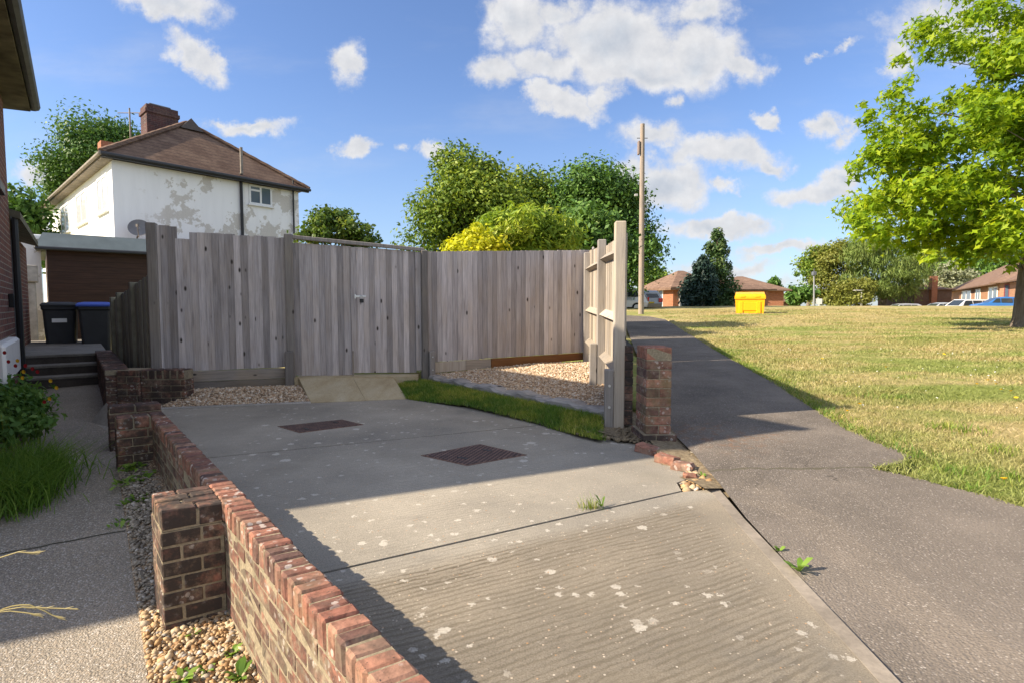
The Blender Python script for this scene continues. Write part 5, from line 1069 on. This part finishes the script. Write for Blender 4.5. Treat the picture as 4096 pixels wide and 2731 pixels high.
tree('small_tree', 'small round tree between telegraph pole and bungalow', tb(655, 55), .25, [pe(655, 282, 55, 15, 13)], 26, .9, 2600, .22, OAK, None)
tree('far_tree', 'bright green far tree at the left end of the tree belt', tb(808, 75), .3, [pe(812, 276, 75, 14, 16), pe(822, 266, 75, 18, 16)], 30, 1.2, 5000, .2, OAK, GF)
tree('far_tree', 'dark low far bush below the left end of the tree belt', tb(798, 70), .25, [pe(800, 295, 70, 10, 11)], 16, .9, 1400, .26, DARKLEAF, GF)
tree('far_tree', 'tall olive-green far tree behind the street lamp', tb(838, 72), .3, [pe(838, 272, 72, 24, 34), pe(836, 252, 72, 9, 14)], 60, 1.1, 11000, .17, OLIVE, GF)
tree('weeping_willow', 'grey-green weeping willow, widest of the tree belt', tb(885, 68), .35, [pe(880, 268, 68, 34, 28), pe(896, 276, 68, 20, 27), pe(868, 255, 68, 18, 18)], 90, 1.2, 15000, .19, WILLOW, GF, droop=1., asp=.25, stretch=1.6)
tree('far_tree', 'olive bush at the foot of the willow beside the street lamp', tb(850, 66), .2, [pe(850, 294, 66, 22, 13)], 26, .9, 4800, .17, OLIVE, GF)
tree('far_tree', 'leafy far tree right of the willow near the brown house', tb(922, 80), .3, [pe(918, 264, 80, 18, 18)], 34, 1.2, 5200, .2, WILLOW, GF, droop=.6)
tree('far_tree', 'dark tall far tree behind the brown house under the maple', tb(955, 108), .4, [pe(955, 260, 108, 36, 20), pe(985, 263, 108, 34, 26)], 60, 2.1, 8000, .32, DARKLEAF, GF)
tree('silver_tree', 'silvery grey tree beside the tan brick house', tb(952, 96), .3, [pe(951, 282, 96, 20, 17)], 34, 1.5, 5200, .24, GREYLEAF, GF)
tree('far_tree', 'distant small fir behind the bungalow roof end', tb(774, 95), .2, [pe(774, 285, 95, 5, 8)], 10, .7, 700, .26, DARKLEAF, GF)
# ---------------------------------------------------------------- telegraph pole, lamp posts, sign
TP = thing('telegraph_pole', 'tall wooden telegraph pole behind the fence end', 'telegraph pole', at(640, 314, 25.6))
b_ = at(641, 320, 25.6); tp = at(642.5, 124, 25.6)
MB().tube([b_, b_.lerp(tp, .5), tp], [.13, .118, .10], 12).build('pole', WOOD_POLE, TP)
MB().tube([tp+Vector((-.24, 0, -.62)), tp+Vector((.24, 0, -.62))], .016, 6).build('step_iron', GUTTER, TP)
MB().box(tuple(tp+Vector((-.2, -.1, -1.35))), tuple(tp+Vector((-.11, .1, -.75))), WORLD, .02).build('cable_box', flat('pole_box', (.22, .17, .15), .7), TP)
for (yy, dx_) in ((195, -.22), (209, .22), (204, .2)):
    c = at(641, yy, 25.6); MB().box(tuple(c+Vector((dx_-.07, -.05, -.05))), tuple(c+Vector((dx_+.07, .05, .05))), WORLD, .01).build('bracket', flat('pole_bracket', (.4, .4, .4), .5), TP)
def lamp(px, d, yt, yb, lab, double):
    b = at(px, yb, d); tt = at(px, yt, d); t_ = thing('street_lamp' if double else 'lamp_post', lab, 'street lamp', b); g = flat('lamp_grey' if double else 'lamp_white', (.24, .25, .26) if double else (.6, .6, .58), .5)
    MB().tube([b-Vector((0, 0, 1)), b+(tt-b)*.3, tt], [.12, .1, .075], 8).build('column', g, t_)
    if double: MB().box(tuple(tt+Vector((-.22, -.2, -.1))), tuple(tt+Vector((.22, .2, .35))), WORLD, .05).tube([tt+Vector((0, 0, .3)), tt+Vector((0, 0, .7))], .04, 6).build('lantern', flat('lantern_grey', (.12, .13, .15), .4), t_)
    else: MB().box(tuple(tt+Vector((-.9, -.15, -.04))), tuple(tt+Vector((.15, .15, .1))), WORLD, .03).build('lantern', g, t_)
    return t_
lamp(814, 66, 274.5, 305, 'grey street lamp standing in front of the olive trees', True)
lamp(861.5, 64, 290.5, 305, 'short white lamp post in front of the willow', False)
c = at(819, 305, 66); tag(MB().box((-.35, -.03, .1), (.35, .03, .75), (c, Vector((1, 0, 0)), Vector((0, 1, 0)), Vector((0, 0, 1))), .02).tube([c+Vector((0, 0, -.5)), c+Vector((0, 0, .2))], .04, 6).build('small_sign', WHITE), 'small white notice board beside the grey street lamp', 'sign')
# ---------------------------------------------------------------- grit bin
gb = at(749.5, 313, 25); gb.z = float(zt(gb.x, gb.y))-.01; GB = thing('grit_bin', 'bright yellow grit bin alone on the lawn', 'grit bin', gb); GB.rotation_euler.z = R(-22)
rings = []
for (z_, s_) in ((0, .93), (.03, .94), (.62, 1.0), (.66, 1.0)): rings.append([Vector((sx*.60*s_, sy*.36*s_, z_)) for sx, sy in ((-1, -1), (1, -1), (1, 1), (-1, 1))])
mb = MB().loft(rings)
for x_ in (-.36, .36): mb.box((x_-.09, -.385, .0), (x_+.09, -.33, .52), WORLD, .02, .5)
mb.box((-.3, -.37, .12), (.3, -.34, .5), WORLD, .015, .5); mb.build('bin_body', YELLOW, GB, local=True)
ls = [[Vector((x*s_, y*s_+.0, z_)) for x, y in ((-.63, -.40), (.63, -.40), (.63, .38), (-.63, .38))] for z_, s_ in ((.64, 1.), (.74, 1.0), (.86, .93))]
ls[2] = [v+Vector((0, .0, .0 if v.y < 0 else .10)) for v in ls[2]]
mb = MB().loft(ls)
for x_ in (-.3, .3): mb.box((x_-.1, -.42, .70), (x_+.1, -.39, .78), WORLD, .01, .5)
mb.build('lid', YELLOW, GB, local=True)
# ---------------------------------------------------------------- cars
def car(name, lab, pos, rz, paint_, kind='hatch', group=None):
    t_ = thing(name, lab, 'car' if kind != 'van' else 'van', pos, group); t_.rotation_euler.z = R(rz)
    if kind == 'van': side = [(-2.2, .35), (-2.25, .9), (-2.2, 1.75), (-1.9, 1.85), (.7, 1.85), (1.5, 1.25), (2.25, 1.0), (2.35, .6), (2.3, .35)]; gy = 1.22; roofz = 1.85; cab = (-2.1, .62, 1.38)
    else: side = [(-1.95, .35), (-2.02, .62), (-1.95, .95), (-1.72, 1.35), (-1.45, 1.46), (-.2, 1.50), (.35, 1.40), (1.0, .98), (1.75, .84), (2.02, .62), (2.0, .35)]; gy = .95; roofz = 1.48; cab = (-1.55, .3, .85)
    W_ = .86; prof = []
    def yw(z): return W_ if z < gy else W_-(z-gy)*.32
    mb = MB(); rings = []
    for f_ in (-1, -.96, .96, 1): rings.append([Vector((x*(1 if abs(f_) < 1 else .985), f_*yw(z), z*(1 if abs(f_) < 1 else .99))) for x, z in side])
    mb.loft(rings); mb.build('car_body', paint_, t_, local=True)
    for sy in (-1, 1):
        z0, z1 = gy+.04, roofz-.12; zz = lambda z: sy*(yw(z)+.006)
        cuts = ((cab[0]+.12, -.75), (-.68, .1), (.16, cab[2]-.1)) if kind != 'van' else ((-1.9, -.9), (-.82, .1), (.18, 1.2))
        for a, b in cuts:
            if b <= a: continue
            sl = .22 if b == cuts[-1][1] else 0; mb = MB(); v = [(a, zz(z0), z0), (b, zz(z0), z0), (b-sl*1.5, zz(z1), z1), (a+(.12 if a == cuts[0][0] else 0), zz(z1), z1)]
            mb.add(v+[(x, y-sy*.004, z) for x, y, z in v], [(0, 1, 2, 3), (4, 7, 6, 5), (0, 4, 5, 1), (1, 5, 6, 2), (2, 6, 7, 3), (3, 7, 4, 0)]); mb.build('side_window', GLASS_CAR, t_, local=True)
    r0, r1 = (side[2], side[3]) if kind != 'van' else ((-2.24, 1.05), (-2.2, 1.7))
    mb = MB(); v = [(r0[0]-.008, -.66, r0[1]+.04), (r0[0]-.008, .66, r0[1]+.04), (r1[0]-.008, .56, r1[1]-.03), (r1[0]-.008, -.56, r1[1]-.03)]; mb.add(v+[(x+.004, y, z) for x, y, z in v], [(0, 1, 2, 3), (4, 7, 6, 5), (0, 4, 5, 1), (1, 5, 6, 2), (2, 6, 7, 3), (3, 7, 4, 0)]); mb.build('rear_window', GLASS_CAR, t_, local=True)
    f0_, f1_ = ((.98, 1.0), (.36, 1.40)) if kind != 'van' else ((1.48, 1.28), (.78, 1.8))
    mb = MB(); v = [(f0_[0]+.01, -.68, f0_[1]), (f0_[0]+.01, .68, f0_[1]), (f1_[0]+.012, .58, f1_[1]), (f1_[0]+.012, -.58, f1_[1])]; mb.add(v+[(x-.004, y, z-.004) for x, y, z in v], [(0, 1, 2, 3), (4, 7, 6, 5), (0, 4, 5, 1), (1, 5, 6, 2), (2, 6, 7, 3), (3, 7, 4, 0)]); mb.build('windscreen', GLASS_CAR, t_, local=True)
    for x in (-1.3, 1.3):
        for sy in (-1, 1):
            w = MB().tube([(x, sy*.70, .31), (x, sy*.88, .31)], .31, 16).build('wheel', TYRE, t_, local=True); MB().tube([(x, sy*.86, .31), (x, sy*.895, .31)], .2, 12).build('rim', STEEL, w, local=True)
    for sy in (-1, 1): MB().box((-2.06, sy*.72-.13, .70), (-1.93, sy*.72+.13, .95), WORLD, .02).build('tail_light', TAIL, t_, local=True)
    MB().box((-2.06, -.8, .34), (-1.96, .8, .6), WORLD, .03).build('rear_bumper', BUMPER, t_, local=True)
    MB().box((-2.075, -.26, .62), (-2.05, .26, .72), WORLD).build('number_plate', flat('plate_yellow', (.6, .42, .02), .5), t_, local=True)
    return t_
GC = 'cars parked beyond the green'
c = at(628, 313, 36); car('silver_car', 'silver car half hidden behind the end fence post', (c.x-.9, c.y, c.z+.05), 178, P_SILVER)
c = at(648.5, 312, 36.5); car('hatchback_car', 'silver-blue hatchback with red tail lights beside the telegraph pole', (c.x-.35, c.y+1.6, c.z-.05), 100, P_GREY)
rz_ = -.75
def carat(px, ytop, d, H): c = at(px, ytop, d); return (c.x, c.y, c.z-H)
car('parked_car', 'bright blue car half hidden behind the tree trunk', carat(999, 296.8, 50, 1.5), 158, P_BLUE, 'hatch', GC)
car('parked_van', 'white van parked between the blue car and a grey car', carat(967, 299.4, 53, 1.85), 186, P_WHITE, 'van', GC)
car('parked_car', 'grey car whose roof shows left of the white van', carat(939, 302.4, 56, 1.5), 178, P_GREY, 'hatch', GC)
car('parked_car', 'silver car, farthest left of the row beyond the green', carat(900, 303.4, 60, 1.5), 176, P_SILVER, 'hatch', GC)
# ---------------------------------------------------------------- far houses
def hip(fr, L, W_, z0, z1, rise, ov, ridge, wm, rm, name, lab, base, cat='bungalow'):
    t_ = thing(name, lab, cat, base); MB().box((0, 0, z0), (L, W_, z1), fr).build('wall', wm, t_)
    a0, a1, b0, b1 = -ov, L+ov, -ov, W_+ov; mb = MB(); v = [fp(fr, a0, b0, z1), fp(fr, a1, b0, z1), fp(fr, a1, b1, z1), fp(fr, a0, b1, z1), fp(fr, ridge, W_/2, z1+rise), fp(fr, L-ridge, W_/2, z1+rise)]
    v += [p-Vector((0, 0, .12)) for p in v[:4]]
    mb.add(v, [(0, 1, 5, 4), (1, 2, 5), (2, 3, 4, 5), (3, 0, 4), (0, 6, 7, 1), (1, 7, 8, 2), (2, 8, 9, 3), (3, 9, 6, 0), (9, 8, 7, 6)]); mb.build('roof', rm, t_); return t_
# orange brick bungalow behind the conifers: left wing then long right wing
def dpt(px, d): c = at(px, 300, d); return Vector((c.x, c.y, 0))
BA, BB = dpt(646, 52), dpt(673, 47)
def bwin(fr, x, z, w, h, t_, m=WHITE, mull=(.5,)): window(fr, x, x+w, z, z+h, t_, mull, None, m, .05, True, .1)
d_ = (BB-BA); az_ = math.degrees(math.atan2(d_.x, d_.y)); fr = frame(BA, az_); fr = (fr[0], fr[1], fr[2], fr[3]); L = d_.length
zl = at(652, 306, 50).z-1; zea = at(660, 289.5, 50).z
bt = hip(fr, L, 9, zl, zea, at(686, 273, 50).z-zea, .5, 3.2, WALLB_FAR, TILES_RED, 'bungalow', 'orange brick bungalow wing with hipped roof left of the conifers', BA+Vector((0, 0, zl)))
xw, zw = hit(659, 296, fr); bwin(fr, xw-.7, zw-.9, 1.5, 1.7, bt)
fr2 = frame(BB+Vector((.05, .02, 0)), az_-90 if False else 78); bt2 = hip(fr2, 4.5, 6, zl, zea+.1, 1.6, .5, 2., WALLB_FAR, TILES_RED, 'bungalow', 'shaded bungalow porch wing right behind the blue conifer', BB+Vector((0, 0, zl)))
bwin(fr2, .5, zea-1.9, .8, 1.7, bt2, WHITE, ())
BC = dpt(716, 58); fr3 = frame(BC, 98); z3 = at(745, 290, 58).z
bt3 = hip(fr3, 6.6, 8, zl, z3, at(740, 275.5, 60).z-z3, .6, 3, WALLB_FAR, TILES_RED, 'bungalow', 'long-roofed bungalow behind the yellow grit bin', BC+Vector((0, 0, zl)))
for px in (728, 742, 760): xw, zw = hit(px, 294, fr3); bwin(fr3, xw-.5, zw-.7, 1.2, 1.3, bt3)
BD = dpt(776, 80); fr4 = frame(BD, 100); z4 = at(780, 301, 80).z; hip(fr4, 3.2, 6, -2, z4, .9+at(782, 294.5, 80).z-z4-.9, .4, .6, WALLB_BROWN, TILES_RED, 'small_building', 'small brown roofed building far beyond the grit bin', BD, 'building')
tag(MB().tube([BD+Vector((-.5, -.5, -1)), BD+Vector((-.5, -.5, z4+.6))], .06, 6).tube([BD+Vector((-.5, -.6, z4-.1)), BD+Vector((-.5, -.66, z4-.1))], .45, 16).build('round_sign', WHITE), 'white round sign in front of the small far building', 'sign')
# tan brick house at the right, seen past the tree
RA, RB_ = dpt(951, 86), dpt(1017, 50); d_ = RB_-RA; az_ = math.degrees(math.atan2(d_.x, d_.y)); fr = frame(RA, az_); zr = at(953, 291, 86).z
th = hip(fr, d_.length+6, 10, -4, zr, 3.3, .6, 6.5, WALLB_TAN, TILES_RED, 'brick_house', 'tan brick house with white windows beyond the blue car', RA, 'house')
for (px, w_) in ((962, 9), (975.5, 5), (988.5, 9)):
    (xa, zc_), (xb, _) = hit(px, 296.5, fr), hit(px+w_, 296.5, fr); window(fr, xa, xb, zc_-.75, zr-.25, th, (.5,), None, WHITE, .06, True, .14)
RC = dpt(999, 54.5); fr5 = frame(RC, az_-14); wing = hip(fr5, 9, 9, -4, zr+.03, 3.2, .6, 4.5, WALLB_TAN, TILES_RED, 'brick_house', 'pinkish brick house wing behind the tree trunk at the right edge', RC, 'house')
for px in (1006, 1015): (xa, zc_) = hit(px, 289, fr5); window(fr5, xa-.2, xa+.7, zc_-1.0, zr-.2, wing, (), None, flat('maroon_frame', (.2, .05, .06), .5), .06, True, .12)
RD = dpt(914, 70); fr6 = frame(RD, 95); bh = hip(fr6, 4.4, 8, -3, at(925, 289, 70).z, .8, .3, 1.5, WALLB_BROWN, TILES, 'brown_house', 'dark brown brick house between the willow and the silvery tree', RD, 'house')
ct_ = at(931.5, 281, 70); MB().box((-.35, -.6, -4), (.35, 0, .6), (ct_, Vector((1, 0, 0)), Vector((0, 1, 0)), Vector((0, 0, 1)))).build('chimney', WALLB_FAR, bh)
# ---------------------------------------------------------------- lawn grass and flowers
def lawn_pts(n, poly): q = scatter(poly, n); q = q[~inpoly(q[:, 0], q[:, 1], PATH_IN)]; return np.c_[q, zt(q[:, 0], q[:, 1])-.008]
PATH_IN = [(x-.035, y) for x, y in PATH_R]+[(x+.03, y) for x, y in PATH_L]
A1 = [(2.2, 2.2), (4.6, 2.2), (7.8, 7), (3.1, 7)]; A2 = [(3.2, 6.5), (7.6, 6.5), (15, 14), (4.4, 14)]; A3 = [(4.4, 13.5), (15, 13.5), (30, 30), (7.6, 30)]
q = np.concatenate([lawn_pts(42000, A1)]); stuff(blades('lawn_grass', q, .034, .006, LAWN_BLADE, 1.4), 'sparse short grass blades on the near lawn', 'grass')
q = np.concatenate([lawn_pts(46000, A2)]); stuff(blades('middle_lawn_grass', q, .04, .011, LAWN_BLADE, 1.3), 'dry grass on the middle of the lawn', 'grass')
q = np.concatenate([lawn_pts(52000, A3)]); stuff(blades('far_lawn_grass', q, .04, .016, LAWN_BLADE, 1.2), 'dry grass on the far lawn', 'grass')
# greener fringe along the path edge and tufts
er = [Vector((x, y)) for x, y in PATH_R[3:13]]; pts = []
for a, c in zip(er[:-1], er[1:]):
    L_ = (c-a).length
    for _ in range(int(L_*330)):
        p_ = a.lerp(c, random.random()); pts.append((p_.x+abs(random.gauss(0, .13))-.03, p_.y, 0))
pts = np.array(pts); pts[:, 2] = zt(pts[:, 0], pts[:, 1])
cl = np.sin(pts[:, 1]*3.1)+np.sin(pts[:, 1]*7.7+1)+.6*np.sin(pts[:, 1]*17); gsel = (cl > .2) | (pts[:, 1] > 4.9)
stuff(blades('edge_grass', pts[gsel], .042, .007, GREEN_BLADE, 1.0), 'greener grass fringe along the footpath edge', 'grass'); stuff(blades('dry_edge_grass', pts[~gsel], .035, .006, LAWN_BLADE, 1.3), 'dry fringe along the footpath edge', 'grass')
tp_ = []
for (px, py, n_) in ((945, 428, 130), (970, 432, 80), (905, 385, 60), (895, 402, 60), (1000, 450, 70), (960, 470, 60), (860, 400, 50), (1010, 475, 60)):
    c = onz(px, py, float(zt(4, 4.5))+.01); tp_ += [(random.gauss(c.x, .10), random.gauss(c.y, .06), float(zt(c.x, c.y))) for _ in range(n_)]
stuff(blades('lawn_tufts', np.array(tp_), .055, .007, GREEN_BLADE, .9), 'scattered greener tufts in the near lawn', 'grass')
dan = [(977, 383, 'yellow dandelion at the left of the group by the right frame edge'), (988, 379, 'yellow dandelion highest of the group by the right frame edge'), (996, 383, 'yellow dandelion right beside the highest one'), (1001, 388.5, 'yellow dandelion in the centre of the group near the right edge'), (1011, 390, 'yellow dandelion in the close pair near the right edge'), (1016, 397, 'yellow dandelion lowest of the group at the right frame edge'), (1004, 478, 'lone yellow dandelion in dry grass near the bottom right of the lawn'), (822.5, 357.5, 'yellow dandelion far up the lawn, left of the rest'), (860, 403, 'yellow dandelion beside the tip of the fence shadow'), (847.5, 410, 'yellow dandelion by the leafy clump at the path edge'), (886, 366, 'single yellow dandelion in the middle of the lawn'), (944, 352, 'small far yellow dandelion on the upper lawn')]
YF = flat('dandelion_yellow', (.85, .52, .01), .6, .2, 0, .05); dproto = None
for i, (px, py, lab) in enumerate(dan):
    z_ = -1.05
    for _ in range(4): c = onz(px, py, z_); z_ = float(zt(c.x, c.y))+.05
    if dproto is None:
        mb = MB()
        for k_ in range(14):
            th_ = k_*6.283/14; dx_, dy_ = math.cos(th_), math.sin(th_); mb.add([(0, 0, 0), (dx_*.028-dy_*.007, dy_*.028+dx_*.007, .012), (dx_*.034, dy_*.034, .012), (dx_*.028+dy_*.007, dy_*.028-dx_*.007, .012)], [(0, 1, 2, 3)])
        mb.tube([(0, 0, -.07), (0, 0, .004)], .003, 5, m=1); mb.tube([(0, 0, .0), (0, 0, .014)], [.014, .008], 8)
        o = dproto = mb.build('dandelion', [YF, GREEN_BLADE], None)
    else:
        o = dproto.copy(); COL.objects.link(o)
    o.location = (c.x, c.y, z_); o.rotation_euler = (random.uniform(-.3, .3), random.uniform(-.5, 0), random.uniform(0, 6)); s_ = .62+max(0, c.y-6)*.03; o.scale = (s_, s_, s_); tag(o, lab, 'flower', 'dandelions in the lawn')
wf = scatter([(3.6, 5.5), (7, 6), (10, 12), (5, 12)], 60); v = []; f = []
fv = np.c_[wf, zt(wf[:, 0], wf[:, 1])+.035]; stuff(pebbles('clover_flowers', fv, .008, WHITE, 0, None, .3), 'tiny white clover heads dotted over the lawn', 'flowers')
# ---------------------------------------------------------------- flower bed by the house
def zb(y): return float(zpath(y))+.01
BEDP = [(hx(2.4)-.05, 2.4), (hx(6.6)+.0, 6.6), (hx(6.6)+.5, 6.75), (pxr(4.6)-1.0, 4.6), (pxr(3.2)-1.05, 3.2)]
structure(MB().poly([(x, y, zb(y)+.03) for x, y in BEDP], depth=.2).build('flower_bed', SOIL), 'soil bed between the path and the brick house', 'flower bed')
FP_ = thing('flowering_plant', 'leafy flowering plant with red and yellow blooms beside the house', 'plant', (-4.6, 5.3, -1.4))
pf2 = []
for (px, py, d, r_) in ((6, 386, 5.6, .22), (24, 396, 5.5, .22), (38, 404, 5.6, .18), (16, 412, 5.3, .24), (32, 424, 5.3, .2), (6, 428, 5.0, .24), (42, 420, 5.6, .14), (12, 398, 5.6, .22), (0, 404, 5.2, .24), (-20, 404, 5.0, .3)):
    c = at(px, py, d); pf2.append((c.x, c.y, c.z, r_, r_, r_*.8))
leaf_cloud('foliage', pf2, 2600, .036, BED_LEAF, FP_, asp=.5, sharp=.1)
mb = MB()
for q_ in pf2:
    for _ in range(3): mb.tube([Vector((q_[0]+random.gauss(0, .06), q_[1]+random.gauss(0, .06), -1.42)), Vector(q_[:3])+Vector((random.gauss(0, .08), random.gauss(0, .08), .15))], [.006, .003], 5)
mb.build('stems', GREEN_BLADE, FP_)
RED = flat('red_petal', (.35, .012, .015), .6); YEL = flat('yellow_petal', (.7, .42, .02), .6)
for nm, m_, ps in (('red_bloom', RED, ((5, 352), (9, 361), (26, 365), (38, 371), (45, 401), (20, 408), (33, 368), (16, 365))), ('yellow_bloom', YEL, ((18, 360), (24, 371), (57, 387), (50, 398), (51, 380), (23, 377), (9, 415)))):
    for (px, py) in ps:
        c = at(px, py, 5.3); mb = MB()
        for k_ in range(8):
            th_ = k_*.785; dx_, dz_ = math.cos(th_), math.sin(th_); r_ = .015; mb.add([c, c+Vector((dx_*r_-dz_*.008, -.008, dz_*r_+dx_*.008)), c+Vector((dx_*r_*1.3, -.004, dz_*r_*1.3)), c+Vector((dx_*r_+dz_*.008, -.008, dz_*r_-dx_*.008))], [(0, 1, 2, 3)])
        mb.build(nm, m_, FP_)
# long grass clump
gp2 = np.concatenate([RNG.normal(0, 1, (900, 2))*np.array([.16, .14])+np.array([x, y]) for x, y in ((at(5, 455, 4.4).x, 4.4), (at(28, 450, 4.6).x, 4.6), (at(8, 490, 4.0).x-.05, 4.0), (at(20, 470, 4.3).x, 4.3), (at(-10, 480, 4).x, 4.0))])
mat_long = leafmat('long_grass_green', [(0, (.07, .15, .02)), (.6, (.14, .26, .035)), (1, (.24, .34, .07))], .4)
LG = tag(blades('long_grass', np.c_[gp2, [zb(y) for y in gp2[:, 1]]], .21, .007, mat_long, 1.1), 'long soft grass clump spilling over the path below the flowering plant', 'grass clump')
pc = at(46, 432, 4.9); tag(MB().box((-.05, -.04, -.05), (.05, .04, .07), (Vector((pc.x, pc.y, -1.40)), Vector((.8, .6, 0)), Vector((-.6, .8, 0)), Vector((0, 0, 1))), .01).build('small_stone', BRICK_DARK), 'small dark stone at the bed edge by the flowering plant', 'stone')
SG = 'dry grass stalks leaning over the path'
for (pts_, lab) in ((((-14, 560), (2, 556), (18, 551), (40, 552)), 'dry seeding grass stalk highest over the path at the left'), (((-14, 616), (4, 609), (22, 606), (78, 608)), 'long straight dry stalk crossing the path at the left'), (((-10, 612), (10, 610), (28, 612), (38, 614)), 'short dry stalk just under the long straight one'), (((30, 604), (45, 610), (52, 614), (60, 617)), 'drooping dry stalk end right of the others')):
    mb = MB(); P_ = [at(px, py, 2.0-.0*i) for i, (px, py) in enumerate(pts_)]; mb.tube(P_, .0022, 5)
    for k_ in range(9):
        p_ = P_[-2].lerp(P_[-1], k_/9); mb.tube([p_, p_+(P_[-1]-P_[-2]).normalized()*.03+Vector((0, 0, random.uniform(-.008, .010)))], [.0022, .0005], 4)
    st_ = P_[0]; H_ = st_.z+1.585; mb.tube([st_+Vector((-.34*(1-math.cos(k_*math.pi/20))**.5*1.0, .05*k_/10, -H_*(1-math.sqrt(max(0, 1-(k_/10)**2))))) for k_ in range(11)], .0022, 5); tag(mb.build('grass_stalk', STALK), lab, 'grass stalk', SG)
